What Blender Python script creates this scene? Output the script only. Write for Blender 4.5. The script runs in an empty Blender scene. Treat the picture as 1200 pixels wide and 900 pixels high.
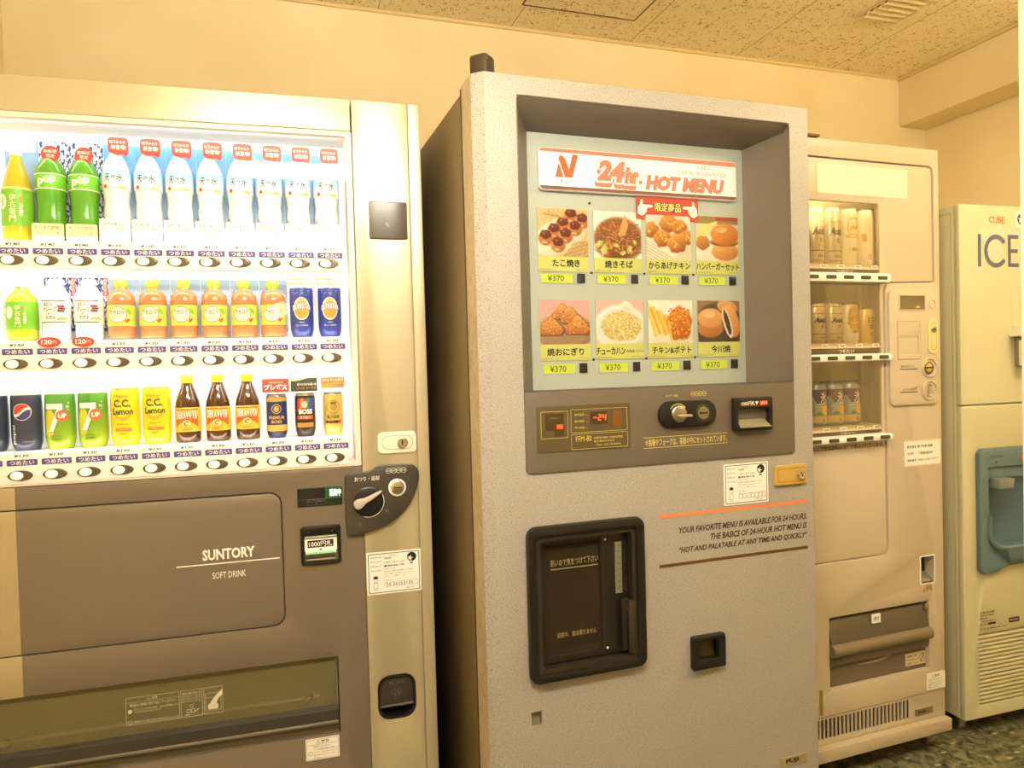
import bpy, bmesh, math, random
import numpy as np
from mathutils import Matrix, Vector

random.seed(4)
SC = bpy.context.scene
COL = SC.collection

# ------------------------------------------------------------------ camera
cam = bpy.data.cameras.new('camera')
cam.sensor_width = 36.0
cam.lens = 25.346
cam.clip_start = 0.02
cam_o = bpy.data.objects.new('camera', cam)
COL.objects.link(cam_o)
_y, _p, _r = 0.3229, -0.0229, -0.0272
fw = Vector((math.sin(_y), math.cos(_y), 0)); rt = Vector((math.cos(_y), -math.sin(_y), 0)); up = Vector((0, 0, 1))
f2 = fw*math.cos(_p) + up*math.sin(_p); u2 = up*math.cos(_p) - fw*math.sin(_p)
r3 = rt*math.cos(_r) + u2*math.sin(_r); u3 = u2*math.cos(_r) - rt*math.sin(_r)
cam_o.matrix_world = Matrix(((r3.x, u3.x, -f2.x, 0), (r3.y, u3.y, -f2.y, 0), (r3.z, u3.z, -f2.z, 1.2072), (0, 0, 0, 1)))
SC.camera = cam_o

# ------------------------------------------------------------------ world and exposure
w = bpy.data.worlds.new('world'); SC.world = w; w.use_nodes = True
w.node_tree.nodes['Background'].inputs[0].default_value = (1.0, 0.72, 0.38, 1)
w.node_tree.nodes['Background'].inputs[1].default_value = 0.03
SC.view_settings.view_transform = 'Standard'
SC.view_settings.look = 'None'
SC.view_settings.gamma = 1.0
SC.view_settings.use_curve_mapping = False
SC.view_settings.exposure = 0.9
SC.cycles.use_denoising = True
SC.cycles.max_bounces = 8
SC.cycles.sample_clamp_indirect = 6.0

CEILING_LAMP = 80.0            # radiance of the ceiling lamp's tubes
CEILING_TINT = (1.0, 0.92, 0.77)
GLINT_LAMP = 14.0
ADDED_UPLIGHT = 25.0
ADDED_LAMP = 42.0
DISPLAY_TUBE = 0.24            # watts of each tube in the drink display
DISPLAY_BACK = 0.22

# ------------------------------------------------------------------ materials
def lin(c):
    return tuple(((v/255)/12.92 if v/255 <= .04045 else ((v/255+.055)/1.055)**2.4) for v in c)
MATS = {}
def mat(name, rgb, rough=.5, metal=0.0, emit=0.0, spec=.5, coat=0.0, trans=0.0):
    if name in MATS: return MATS[name]
    m = bpy.data.materials.new(name); m.use_nodes = True
    b = m.node_tree.nodes['Principled BSDF']; c = (*lin(rgb), 1)
    b.inputs['Base Color'].default_value = c
    b.inputs['Roughness'].default_value = rough
    b.inputs['Metallic'].default_value = metal
    b.inputs['Specular IOR Level'].default_value = spec
    b.inputs['Coat Weight'].default_value = coat
    b.inputs['Transmission Weight'].default_value = trans
    if emit > 0:
        b.inputs['Emission Color'].default_value = c
        b.inputs['Emission Strength'].default_value = emit
    MATS[name] = m
    return m
def nodes(m):
    return m.node_tree.nodes, m.node_tree.links, m.node_tree.nodes['Principled BSDF']
def hazy(name, tint, film, amount):
    """clear plastic with reflected haze painted in as a pale diffuse skin"""
    m = glass(name, tint, .8, .08); n, l = m.node_tree.nodes, m.node_tree.links
    if 'skin' not in n:
        out = n['Material Output']; top = out.inputs[0].links[0].from_socket
        df = n.new('ShaderNodeBsdfDiffuse'); df.name = 'skin'; df.inputs[0].default_value = (*lin(film), 1)
        mx = n.new('ShaderNodeMixShader'); mx.inputs[0].default_value = amount
        l.new(top, mx.inputs[1]); l.new(df.outputs[0], mx.inputs[2]); l.new(mx.outputs[0], out.inputs[0])
    return m
def speckle(name, base, dark, scale, lo, hi, rough=.45, bump=0.0, light=None, metal=0.0):
    """paint with fine grain: base colour broken by darker flecks"""
    m = mat(name, base, rough, metal); n, l, b = nodes(m)
    tc = n.new('ShaderNodeTexCoord')
    t = n.new('ShaderNodeTexNoise'); t.inputs['Scale'].default_value = scale; t.inputs['Detail'].default_value = 2
    r = n.new('ShaderNodeValToRGB')
    r.color_ramp.elements[0].position = lo; r.color_ramp.elements[0].color = (*lin(dark), 1)
    r.color_ramp.elements[1].position = hi; r.color_ramp.elements[1].color = (*lin(base), 1)
    if light:
        e = r.color_ramp.elements.new(min(.99, hi+.16)); e.color = (*lin(light), 1)
    l.new(tc.outputs['Object'], t.inputs['Vector']); l.new(t.outputs['Fac'], r.inputs['Fac']); l.new(r.outputs['Color'], b.inputs['Base Color'])
    if bump:
        bp = n.new('ShaderNodeBump'); bp.inputs['Strength'].default_value = bump; bp.inputs['Distance'].default_value = .001
        l.new(t.outputs['Fac'], bp.inputs['Height']); l.new(bp.outputs['Normal'], b.inputs['Normal'])
    return m
def glass(name, tint=(255, 255, 255), gloss=1.0, rough=.02):
    """clear pane: lets everything through and mirrors a little"""
    if name in MATS: return MATS[name]
    m = bpy.data.materials.new(name); m.use_nodes = True
    n, l = m.node_tree.nodes, m.node_tree.links
    n.remove(n['Principled BSDF'])
    tr = n.new('ShaderNodeBsdfTransparent'); tr.inputs[0].default_value = (*lin(tint), 1)
    gl = n.new('ShaderNodeBsdfGlossy'); gl.inputs['Roughness'].default_value = rough
    fr = n.new('ShaderNodeFresnel'); fr.inputs[0].default_value = 1.45
    mu = n.new('ShaderNodeMath'); mu.operation = 'MULTIPLY'; mu.inputs[1].default_value = gloss
    mx = n.new('ShaderNodeMixShader')
    l.new(fr.outputs[0], mu.inputs[0]); l.new(mu.outputs[0], mx.inputs[0]); l.new(tr.outputs[0], mx.inputs[1]); l.new(gl.outputs[0], mx.inputs[2])
    l.new(mx.outputs[0], n['Material Output'].inputs[0])
    MATS[name] = m
    return m

WHITE = mat('white_plastic', (246, 243, 236), .4)
CREAM = mat('cream_plastic', (240, 232, 208), .4)
BLACK = mat('black_plastic', (22, 20, 18), .35)
DARK = mat('dark_grey_plastic', (58, 54, 47), .4)
INK = mat('black_ink', (28, 24, 20), .6)
WHITEINK = mat('white_ink', (245, 242, 232), .6)
GREYINK = mat('grey_ink', (120, 118, 120), .6)
CHROME = mat('chrome', (215, 212, 205), .18, 1.0)
STEEL = mat('brushed_steel', (170, 165, 152), .35, 1.0)
RED = mat('red_print', (214, 62, 44), .5)
PAPER = mat('white_sticker_paper', (250, 247, 236), .6)

# ------------------------------------------------------------------ mesh helpers
_tmp = {}
def _curve_mesh(cu):
    o = bpy.data.objects.new('scratch', cu); COL.objects.link(o)
    dg = bpy.context.evaluated_depsgraph_get()
    me = bpy.data.meshes.new_from_object(o.evaluated_get(dg))
    v = [tuple(p.co) for p in me.vertices]; f = [tuple(p.vertices) for p in me.polygons]
    bpy.data.objects.remove(o); bpy.data.curves.remove(cu); bpy.data.meshes.remove(me)
    return v, f
def outline_mesh(outlines, depth=0.0, bev=0.0, shrink=0.0):
    cu = bpy.data.curves.new('scratch', 'CURVE'); cu.dimensions = '2D'; cu.fill_mode = 'BOTH' if depth else 'FRONT'
    cu.extrude = max(depth/2-bev, 0); cu.bevel_depth = bev; cu.offset = -bev-shrink; cu.bevel_resolution = 1
    for pts in outlines:
        s = cu.splines.new('POLY'); s.points.add(len(pts)-1); s.use_cyclic_u = True
        for p, q in zip(s.points, pts): p.co = (q[0], q[1], 0, 1)
    return _curve_mesh(cu)
def text_mesh(s, bold=0.0):
    k = (s, bold)
    if k not in _tmp:
        cu = bpy.data.curves.new('scratch', 'FONT'); cu.body = s; cu.offset = bold; cu.resolution_u = 2; cu.fill_mode = 'FRONT'
        _tmp[k] = _curve_mesh(cu)
    return _tmp[k]
def rr(x0, x1, z0, z1, r=.01, n=5, corners='abcd'):
    """rounded rectangle; corners: a lower x low z, b high x low z, c high x high z, d low x high z"""
    P = []
    for key, cx, cz, a in (('a', x0+r, z0+r, 180), ('b', x1-r, z0+r, 270), ('c', x1-r, z1-r, 0), ('d', x0+r, z1-r, 90)):
        if key in corners and r > 0:
            for i in range(n+1):
                t = math.radians(a+90*i/n); P.append((cx+r*math.cos(t), cz+r*math.sin(t)))
        else:
            P.append({'a': (x0, z0), 'b': (x1, z0), 'c': (x1, z1), 'd': (x0, z1)}[key])
    return P
def rect(x0, x1, z0, z1): return [(x0, z0), (x1, z0), (x1, z1), (x0, z1)]
def ell(cx, cz, rx, rz=None, n=24, rot=0.0):
    rz = rx if rz is None else rz; c, s = math.cos(rot), math.sin(rot)
    return [(cx+rx*math.cos(t)*c-rz*math.sin(t)*s, cz+rx*math.cos(t)*s+rz*math.sin(t)*c) for t in (2*math.pi*i/n for i in range(n))]
def soften(P, times=2):
    """cuts the corners of a closed outline"""
    for _ in range(times):
        P = [q for a, b in zip(P, P[1:]+P[:1]) for q in ((.75*a[0]+.25*b[0], .75*a[1]+.25*b[1]), (.25*a[0]+.75*b[0], .25*a[1]+.75*b[1]))]
    return P
def star(cx, cz, r, k=.42, rot=0.0):
    return [(cx+(r if i % 2 == 0 else r*k)*math.sin(rot+math.pi*i/5), cz+(r if i % 2 == 0 else r*k)*math.cos(rot+math.pi*i/5)) for i in range(10)]

class MB:
    """collects shapes of one part and links them as ONE mesh object"""
    def __init__(s): s.v, s.f, s.m, s.mats = [], [], [], []
    def add(s, v, f, m):
        if m not in s.mats: s.mats.append(m)
        k, b = s.mats.index(m), len(s.v)
        s.v += v; s.f += [tuple(i+b for i in q) for q in f]; s.m += [k]*len(f)
        return s
    def box(s, x0, x1, y0, y1, z0, z1, m, bev=0.0):
        bm = bmesh.new(); bmesh.ops.create_cube(bm, size=1)
        for v in bm.verts: v.co = ((x0+x1)/2+v.co.x*(x1-x0), (y0+y1)/2+v.co.y*(y1-y0), (z0+z1)/2+v.co.z*(z1-z0))
        if bev: bmesh.ops.bevel(bm, geom=bm.edges[:], offset=bev, segments=2, profile=.5, affect='EDGES')
        return s._bm(bm, m)
    def _bm(s, bm, m):
        bm.verts.index_update()
        s.add([tuple(v.co) for v in bm.verts], [tuple(v.index for v in f.verts) for f in bm.faces], m); bm.free(); return s
    def plate(s, outlines, y0, y1, m, bev=0.0, shrink=0.0):
        """solid plate in the front plane from y0 (front) to y1, outlines in x,z; inner outlines are holes"""
        if outlines and not isinstance(outlines[0][0], (tuple, list)): outlines = [outlines]
        v, f = outline_mesh(outlines, abs(y1-y0), bev, shrink); c = (y0+y1)/2
        return s.add([(x, c-z, y) for x, y, z in v], f, m)
    def flat(s, v, f, y, m, wrap=None):
        """flat print in the front plane at y, or wrapped on an upright cylinder of radius wrap about the origin"""
        if wrap:
            bm = bmesh.new()
            vs = [bm.verts.new((a, b, 0)) for a, b in v]
            for q in f:
                try: bm.faces.new([vs[i] for i in q])
                except ValueError: pass
            xs = [a for a, b in v]; x = math.ceil(min(xs)/.004)*.004
            while x < max(xs):
                bmesh.ops.bisect_plane(bm, geom=bm.verts[:]+bm.edges[:]+bm.faces[:], plane_co=(x, 0, 0), plane_no=(1, 0, 0)); x += .004
            for p in bm.verts:
                a = p.co.x/wrap; p.co = (wrap*math.sin(a), -wrap*math.cos(a), p.co.y)
            return s._bm(bm, m)
        return s.add([(a, y, b) for a, b in v], f, m)
    def decal(s, outlines, y, m, wrap=None):
        if outlines and not isinstance(outlines[0][0], (tuple, list)): outlines = [outlines]
        v, f = outline_mesh(outlines)
        return s.flat([(a, b) for a, b, c in v], f, y, m, wrap)
    def halo(s, t, x0, x1, z0, z1, y, m, d, bold=0.0, shear=0.0, wrap=None):
        """text thickened by d all round: an outline layer for the lettering laid over it"""
        for k in range(10):
            a, b = d*math.cos(.628*k), d*math.sin(.628*k); s.text(t, x0+a, x1+a, z0+b, z1+b, y-.000015*k, m, bold, shear, wrap+.000015*k if wrap else None)
        return s
    def text(s, t, x0, x1, z0, z1, y, m, bold=0.0, shear=0.0, wrap=None, turn=0):
        """text fitted to the box x0..x1, z0..z1; turn=1 reads upward"""
        if any('\u4e00' <= c <= '\u9fff' for c in t): bold = min(bold, .008)
        if t == 'I' and not turn: x0, x1 = x0+.33*(x1-x0), x1-.33*(x1-x0)
        v, f = text_mesh(t, bold)
        v = [(a+shear*b, b) for a, b, c in v]
        if turn: v = [(-b, a) for a, b in v]
        xs, ys = [p[0] for p in v], [p[1] for p in v]
        sx, sz = (x1-x0)/max(max(xs)-min(xs), 1e-6), (z1-z0)/max(max(ys)-min(ys), 1e-6)
        return s.flat([(x0+(a-min(xs))*sx, z0+(b-min(ys))*sz) for a, b in v], f, y, m, wrap)
    def lathe(s, prof, m, cx=0, cy=0, cz=0, seg=28, axis='z'):
        v, f = [], []
        for r, z in prof:
            for i in range(seg):
                t = 2*math.pi*i/seg; a, b = r*math.cos(t), r*math.sin(t)
                v.append((cx+a, cy+b, cz+z) if axis == 'z' else (cx+a, cy-z, cz+b) if axis == 'y' else (cx+z, cy+a, cz+b))
        for j in range(len(prof)-1):
            for i in range(seg):
                k = (i+1) % seg; f.append((j*seg+i, j*seg+k, (j+1)*seg+k, (j+1)*seg+i))
        if prof[0][0] > 1e-6: f.append(tuple(range(seg))[::-1])
        if prof[-1][0] > 1e-6: f.append(tuple((len(prof)-1)*seg+i for i in range(seg)))
        return s.add(v, f, m)
    def tube(s, pts, r, m, seg=10):
        pts = [Vector(p) for p in pts]; v, f = [], []
        for i, p in enumerate(pts):
            d = (pts[min(i+1, len(pts)-1)]-pts[max(i-1, 0)]).normalized()
            a = d.orthogonal().normalized() if i == 0 else (a-d*a.dot(d)).normalized()
            b = d.cross(a)
            v += [tuple(p+(a*math.cos(2*math.pi*k/seg)+b*math.sin(2*math.pi*k/seg))*r) for k in range(seg)]
        for j in range(len(pts)-1):
            for k in range(seg):
                q = (k+1) % seg; f.append((j*seg+k, j*seg+q, (j+1)*seg+q, (j+1)*seg+k))
        f += [tuple(range(seg))[::-1], tuple((len(pts)-1)*seg+k for k in range(seg))]
        return s.add(v, f, m)
    def prism(s, yz, x0, x1, m):
        """profile in y,z swept along x"""
        n = len(yz); v = [(x0, a, b) for a, b in yz]+[(x1, a, b) for a, b in yz]
        f = [(i, i+n, (i+1) % n+n, (i+1) % n) for i in range(n)]+[tuple(range(n)), tuple(range(2*n-1, n-1, -1))]
        return s.add(v, f, m)
    def build(s, name, parent=None, loc=None, smooth=40):
        me = bpy.data.meshes.new(name); me.from_pydata(s.v, [], s.f)
        for m in s.mats: me.materials.append(m)
        me.polygons.foreach_set('material_index', s.m)
        me.polygons.foreach_set('use_smooth', [True]*len(s.f))
        bm = bmesh.new(); bm.from_mesh(me); bmesh.ops.remove_doubles(bm, verts=bm.verts, dist=1e-6); bm.to_mesh(me); bm.free()
        me.set_sharp_from_angle(angle=math.radians(smooth)); me.update()
        o = bpy.data.objects.new(name, me); COL.objects.link(o)
        if parent: o.parent = parent
        if loc: o.location = loc
        return o

def thing(name, label, cat, loc=(0, 0, 0), rz=0.0, group=None):
    o = bpy.data.objects.new(name, None); COL.objects.link(o); o.empty_display_size = .05
    o.location = loc; o.rotation_euler = (0, 0, rz); o['label'] = label; o['category'] = cat
    if group: o['group'] = group
    return o
def structure(o):
    o['kind'] = 'structure'; return o
def dup(root, loc, label):
    r = root.copy(); COL.objects.link(r); r.location = loc; r['label'] = label
    for ch in list(root.children):
        c = ch.copy(); COL.objects.link(c); c.parent = r
        for g in ch.children:
            d = g.copy(); COL.objects.link(d); d.parent = c
    return r
def at(root, x, y, z):
    """a machine's own coordinates to the room's"""
    return Matrix.Rotation(root.rotation_euler.z, 4, 'Z') @ Vector((x, y, z)) + root.location
ORD = ['first', 'second', 'third', 'fourth', 'fifth', 'sixth', 'seventh', 'eighth']

# ------------------------------------------------------------------ the room
ZC = 2.38
wall_m = speckle('cream_painted_wall', (247, 230, 188), (241, 221, 174), 3.0, .3, .62, .75)
ceil_m = mat('acoustic_ceiling_tile', (232, 212, 160), .9)
n, l, b = nodes(ceil_m)
tc = n.new('ShaderNodeTexCoord'); mp = n.new('ShaderNodeMapping'); mp.inputs['Scale'].default_value = (1, .8, 1)
t1 = n.new('ShaderNodeTexNoise'); t1.inputs['Scale'].default_value = 100; t1.inputs['Detail'].default_value = 3; t1.inputs['Distortion'].default_value = 1.4
t2 = n.new('ShaderNodeTexNoise'); t2.inputs['Scale'].default_value = 26; t2.inputs['Detail'].default_value = 1
md = n.new('ShaderNodeMath'); md.operation = 'MULTIPLY_ADD'; md.inputs[1].default_value = .22
rp = n.new('ShaderNodeValToRGB'); rp.color_ramp.elements[0].position = .355; rp.color_ramp.elements[0].color = (*lin((186, 152, 88)), 1)
rp.color_ramp.elements[1].position = .405; rp.color_ramp.elements[1].color = (*lin((250, 234, 190)), 1)
bp = n.new('ShaderNodeBump'); bp.inputs['Strength'].default_value = .5; bp.inputs['Distance'].default_value = .003
l.new(tc.outputs['Object'], mp.inputs[0]); l.new(mp.outputs[0], t1.inputs['Vector']); l.new(tc.outputs['Object'], t2.inputs['Vector'])
l.new(t2.outputs['Fac'], md.inputs[0]); l.new(t1.outputs['Fac'], md.inputs[2])
sb = n.new('ShaderNodeMath'); sb.operation = 'SUBTRACT'; sb.inputs[1].default_value = .11
l.new(md.outputs[0], sb.inputs[0]); l.new(sb.outputs[0], rp.inputs['Fac']); l.new(rp.outputs[0], b.inputs['Base Color'])
l.new(rp.outputs[0], bp.inputs['Height']); l.new(bp.outputs[0], b.inputs['Normal'])

floor_m = mat('marbled_vinyl_floor', (70, 66, 48), .45)
n, l, b = nodes(floor_m)
tc = n.new('ShaderNodeTexCoord')
t1 = n.new('ShaderNodeTexNoise'); t1.inputs['Scale'].default_value = 38; t1.inputs['Detail'].default_value = 4; t1.inputs['Distortion'].default_value = .8
r1 = n.new('ShaderNodeValToRGB'); E_ = r1.color_ramp.elements
E_[0].position = .35; E_[0].color = (*lin((56, 57, 44)), 1); E_[1].position = .66; E_[1].color = (*lin((138, 134, 102)), 1)
t2 = n.new('ShaderNodeTexVoronoi'); t2.inputs['Scale'].default_value = 30; t2.inputs['Randomness'].default_value = 1
r2 = n.new('ShaderNodeValToRGB'); r2.color_ramp.elements[0].position = .10; r2.color_ramp.elements[0].color = (1, 1, 1, 1); r2.color_ramp.elements[1].position = .2; r2.color_ramp.elements[1].color = (0, 0, 0, 1)
mx = n.new('ShaderNodeMix'); mx.data_type = 'RGBA'; mx.inputs['B'].default_value = (*lin((176, 170, 138)), 1)
ml = n.new('ShaderNodeMapping'); ml.inputs['Scale'].default_value = (.45, 1.0, 1); ml.inputs['Rotation'].default_value = (0, 0, .6)
l.new(tc.outputs['Object'], t1.inputs['Vector']); l.new(tc.outputs['Object'], ml.inputs[0]); l.new(ml.outputs[0], t2.inputs['Vector'])
l.new(t1.outputs['Fac'], r1.inputs['Fac']); l.new(t2.outputs['Distance'], r2.inputs['Fac']); l.new(r2.outputs['Color'], mx.inputs['Factor'])
l.new(r1.outputs['Color'], mx.inputs['A']); l.new(mx.outputs['Result'], b.inputs['Base Color'])

XL, XR, YF, YB = -.679, 2.697, -2.6, 2.3805
structure(MB().box(XL-.1, XR+.1, YF-.1, YB+.1, -.1, 0, floor_m).build('floor'))
structure(MB().box(XL-.1, XR+.1, YB, YB+.1, 0, ZC, wall_m).build('wall_back'))
structure(MB().box(XL-.1, XL, YF, YB, 0, ZC, wall_m).build('wall_left'))
structure(MB().box(XR, XR+.1, YF, YB, 0, ZC, wall_m).build('wall_right'))
structure(MB().box(XL-.1, XR+.1, YF-.1, YF, 0, ZC, wall_m).build('wall_front'))
structure(MB().box(2.552, XR, YF, YB, 2.177, ZC+.02, wall_m, .004).build('beam_right'))
ce = MB().box(XL-.1, XR+.1, YF-.1, YB+.1, ZC, ZC+.1, ceil_m)
seam_m = mat('tile_seam', (196, 170, 110), .9)
for k in range(-2, 8): ce.box(.826-.003+k*.455-.455, .826+.455*k-.455, YF, YB, ZC-.0006, ZC, seam_m)
structure(ce.build('ceiling'))
trim_m = mat('cream_trim', (228, 204, 146), .6)
structure(MB().prism([(YB-.012, ZC), (YB, ZC), (YB, ZC-.008), (YB-.008, ZC-.008)], XL, 2.552, trim_m).build('trim_1'))
structure(MB().box(2.54, 2.552, YF, YB, ZC-.014, ZC, trim_m, .002).build('trim_2'))
structure(MB().box(XL, XR, YB-.012, YB, 0, .07, mat('grey_baseboard', (96, 88, 68), .6)).build('baseboard_back'))
structure(MB().box(XR-.012, XR, YF, YB-.012, 0, .07, mat('grey_baseboard', (96, 88, 68), .6)).build('baseboard_right'))
# white painted jamb of the doorway the photograph looks through
structure(MB().box(1.364, 1.44, .94, 1.0, 0, ZC, mat('white_gloss_paint', (252, 248, 236), .3), .003).build('trim_3'))

# ceiling hatch and ventilation grille
t = thing('ceiling_hatch', 'square flush access hatch outlined by a thin dark line in the speckled ceiling', 'hatch', (1.01, 2.0, ZC))
o = MB().box(-.196, .204, -.20, .212, -.0015, .0, ceil_m).build('hatch_panel', t)
fr = mat('dark_hatch_frame', (92, 70, 26), .5)
fm = MB()
for a in ((-.2, -.196, -.204, .216), (.204, .208, -.204, .216)): fm.box(a[0], a[1], a[2], a[3], -.003, 0, fr)
for a in ((-.196, .204, -.204, -.2), (-.196, .204, .212, .216)): fm.box(a[0], a[1], a[2], a[3], -.003, 0, fr)
fm.build('hatch_frame', t)
t = thing('ceiling_vent', 'rectangular cream air vent with parallel slats set in the speckled ceiling', 'vent', (2.035, 1.83, ZC))
vf = mat('cream_vent_metal', (232, 212, 164), .5)
MB().plate([rect(-.1, .085, -.16, .15), rect(-.078, .063, -.138, .128)], -.004, .004, vf, .001).build('vent_frame', t).rotation_euler = (math.radians(90), 0, 0)
MB().box(-.08, .065, -.13, .14, -.0008, 0, mat('vent_duct_grey', (120, 96, 52), .8)).build('vent_backing', t)
for k in range(9):
    s = MB().box(-.078, .063, -.0135, .0135, -.0012, .0012, vf).build('slat', t, (0, -.118+k*.030, -.007)); s.rotation_euler = (math.radians(-24), 0, 0)

# lamps: a bare-tube ceiling fitting over the aisle; the others are unseen additions
def emission(name, rgb, s):
    m = bpy.data.materials.new(name); m.use_nodes = True; b = m.node_tree.nodes['Principled BSDF']
    b.inputs['Base Color'].default_value = (.9, .9, .9, 1); b.inputs['Emission Color'].default_value = (*rgb, 1); b.inputs['Emission Strength'].default_value = s
    return m
def hanging_light(label, x, y, half, hang, power, tint):
    t = thing('ceiling_light', label, 'lamp', (x, y, ZC))
    m = MB().box(-half-.04, half+.04, -.03, .03, -hang, -hang+.025, WHITE, .006)
    for k in (-half*.8, half*.8): m.box(k-.01, k+.01, -.01, .01, -hang+.02, 0, WHITE, .002)
    m.build('housing', t)
    for k in (-.055, .055): MB().lathe([(.016, -half), (.016, half)], emission('lit_tube', tint, power), seg=14, axis='x').build('tube', t, (0, k, -hang-.025))
    for k in (-half-.01, half+.01): MB().box(k-.012, k+.012, -.085, .085, -hang-.045, -hang, WHITE, .003).build('lamp_holder', t)
hanging_light('long white hanging light with twin fluorescent tubes above the aisle', .22, .42, .43, .35, CEILING_LAMP, CEILING_TINT)
hanging_light('shorter hanging light with twin tubes, unseen and added near the ice dispenser', 2.05, .72, .30, .16, ADDED_LAMP, (1.0, .84, .56))  # unseen fitting added to brighten the beer machine, ice dispenser and ceiling
t = thing('added_glint_lamp', 'unseen round lamp added opposite the machines for a glint in the display glass', 'lamp', (-.30, YF, 1.72))  # unseen lamp added to put a highlight in the drink window
MB().lathe([(0, 0), (.07, 0), (.07, .03), (0, .03)], WHITE, axis='y', seg=24).build('base', t).rotation_euler = (0, 0, math.pi)
MB().lathe([(.06, .03), (.058, .05), (.045, .068), (.02, .08), (0, .083)], emission('lit_globe', (1, .93, .8), GLINT_LAMP), axis='y', seg=24).build('globe', t).rotation_euler = (0, 0, math.pi)

t = thing('added_uplight', 'unseen white bowl uplight added past the ice dispenser to brighten the ceiling', 'lamp', (XR, .30, 1.86))  # unseen uplight added so the ceiling renders brighter
MB().lathe([(.02, -.11), (.07, -.10), (.12, -.07), (.15, -.02), (.155, 0), (.15, 0), (.143, -.02), (.11, -.066), (0, -.09)], WHITE, -.17, 0, 0, 28).box(-.06, 0, -.03, .03, -.09, -.03, WHITE, .004).build('bowl', t)
MB().lathe([(0, -.02), (.138, -.02), (.138, -.024), (0, -.026)], emission('lit_disc', (1.0, .86, .54), ADDED_UPLIGHT), -.17, 0, 0, 28).build('lit_disc', t)

# ------------------------------------------------------------------ drink vending machine
GOLD = mat('champagne_gold_paint', (200, 188, 156), .34, .45)
TAUPE = mat('taupe_metallic_paint', (126, 114, 98), .42, .3)
def stripe_paint(name, left, right, x):
    m = mat(name, right, .42, .3); n, l, b = nodes(m)
    tc = n.new('ShaderNodeTexCoord'); sx = n.new('ShaderNodeSeparateXYZ'); gt = n.new('ShaderNodeMath'); gt.operation = 'GREATER_THAN'; gt.inputs[1].default_value = x
    mx = n.new('ShaderNodeMix'); mx.data_type = 'RGBA'; mx.inputs['A'].default_value = (*lin(left), 1); mx.inputs['B'].default_value = (*lin(right), 1)
    l.new(tc.outputs['Object'], sx.inputs[0]); l.new(sx.outputs['X'], gt.inputs[0]); l.new(gt.outputs[0], mx.inputs['Factor']); l.new(mx.outputs['Result'], b.inputs['Base Color'])
    return m
TWO_TONE = stripe_paint('two_tone_paint', (184, 168, 130), (126, 114, 98), -.857)
SEAM = mat('dark_seam', (74, 60, 34), .7)
SIDE = mat('grey_cabinet_steel', (120, 110, 92), .5, .2)

def service_sticker(mb, x0, x1, z0, z1, digits=None):
    """white service sticker with a ruled border, rows of small print, a star emblem and a bowing clerk"""
    W, H = x1-x0, z1-z0; X = lambda a: x0+a*W; Z = lambda a: z0+a*H
    mb.plate(rect(x0, x1, z0, z1), -.0012, 0, PAPER)
    y = -.0016
    mb.decal([rr(X(.03), X(.97), Z(.035), Z(.965), .002), rr(X(.042), X(.958), Z(.05), Z(.95), .002)], y, INK)
    for k, s in enumerate(('管理責任者', '販売会社', '故障連絡先', '受付時間')): mb.text(s, X(.07), X(.27), Z(.86-.105*k), Z(.9-.105*k), y, GREYINK)
    mb.text('サービス株式会社', X(.31), X(.56), Z(.88), Z(.92), y, GREYINK); mb.text('千葉営業所', X(.31), X(.46), Z(.82), Z(.865), y, INK, .03)
    mb.text('千葉県千葉市中央区', X(.31), X(.70), Z(.715), Z(.76), y, GREYINK)
    mb.text('☎0800-800-1102', X(.31), X(.69), Z(.635), Z(.69), y, INK, .03)
    mb.text('9:00~17:30', X(.31), X(.52), Z(.575), Z(.612), y, GREYINK)
    mb.text('商品及び機械の故障などの際は', X(.31), X(.86), Z(.515), Z(.55), y, GREYINK); mb.text('下記の番号をお知らせください', X(.31), X(.85), Z(.455), Z(.49), y, GREYINK); mb.text('よろしくお願いします', X(.31), X(.72), Z(.395), Z(.43), y, GREYINK)
    mb.decal([ell(X(.83), Z(.83), W*.085, n=28), star(X(.80), Z(.80), W*.06, .42, .3)[::-1]], y, INK); mb.decal(rect(X(.79), X(.85), Z(.67), Z(.70)), y, INK)
    # clerk: hair, face outline, uniform, feet
    mb.decal(ell(X(.16), Z(.40), W*.045, W*.03), y, INK)
    mb.decal([ell(X(.16), Z(.36), W*.042, W*.05), ell(X(.16), Z(.36), W*.036, W*.044)], y-.0002, GREYINK)
    mb.decal([rect(X(.12), X(.2), Z(.14), Z(.28)), rect(X(.127), X(.193), Z(.15), Z(.27))], y, GREYINK)
    mb.decal(rect(X(.125), X(.15), Z(.10), Z(.12)), y, GREYINK); mb.decal(rect(X(.17), X(.195), Z(.10), Z(.12)), y, GREYINK)
    if digits:
        mb.text(digits, X(.35), X(.84), Z(.185), Z(.25), y, INK); mb.decal([rect(X(.33), X(.93), Z(.16), Z(.275)), rect(X(.335), X(.925), Z(.166), Z(.269))], y, GREYINK)
    else:
        for k in range(7): mb.decal([rect(X(.33+.085*k+.02*(k > 1)), X(.405+.085*k+.02*(k > 1)), Z(.14), Z(.26)), rect(X(.337+.085*k+.02*(k > 1)), X(.398+.085*k+.02*(k > 1)), Z(.15), Z(.25))], y, GREYINK)
    mb.text('お問合せ番号', X(.31), X(.46), Z(.305), Z(.335), y, GREYINK); mb.text('(自動販売機)', X(.7), X(.86), Z(.08), Z(.115), y, GREYINK)

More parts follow.
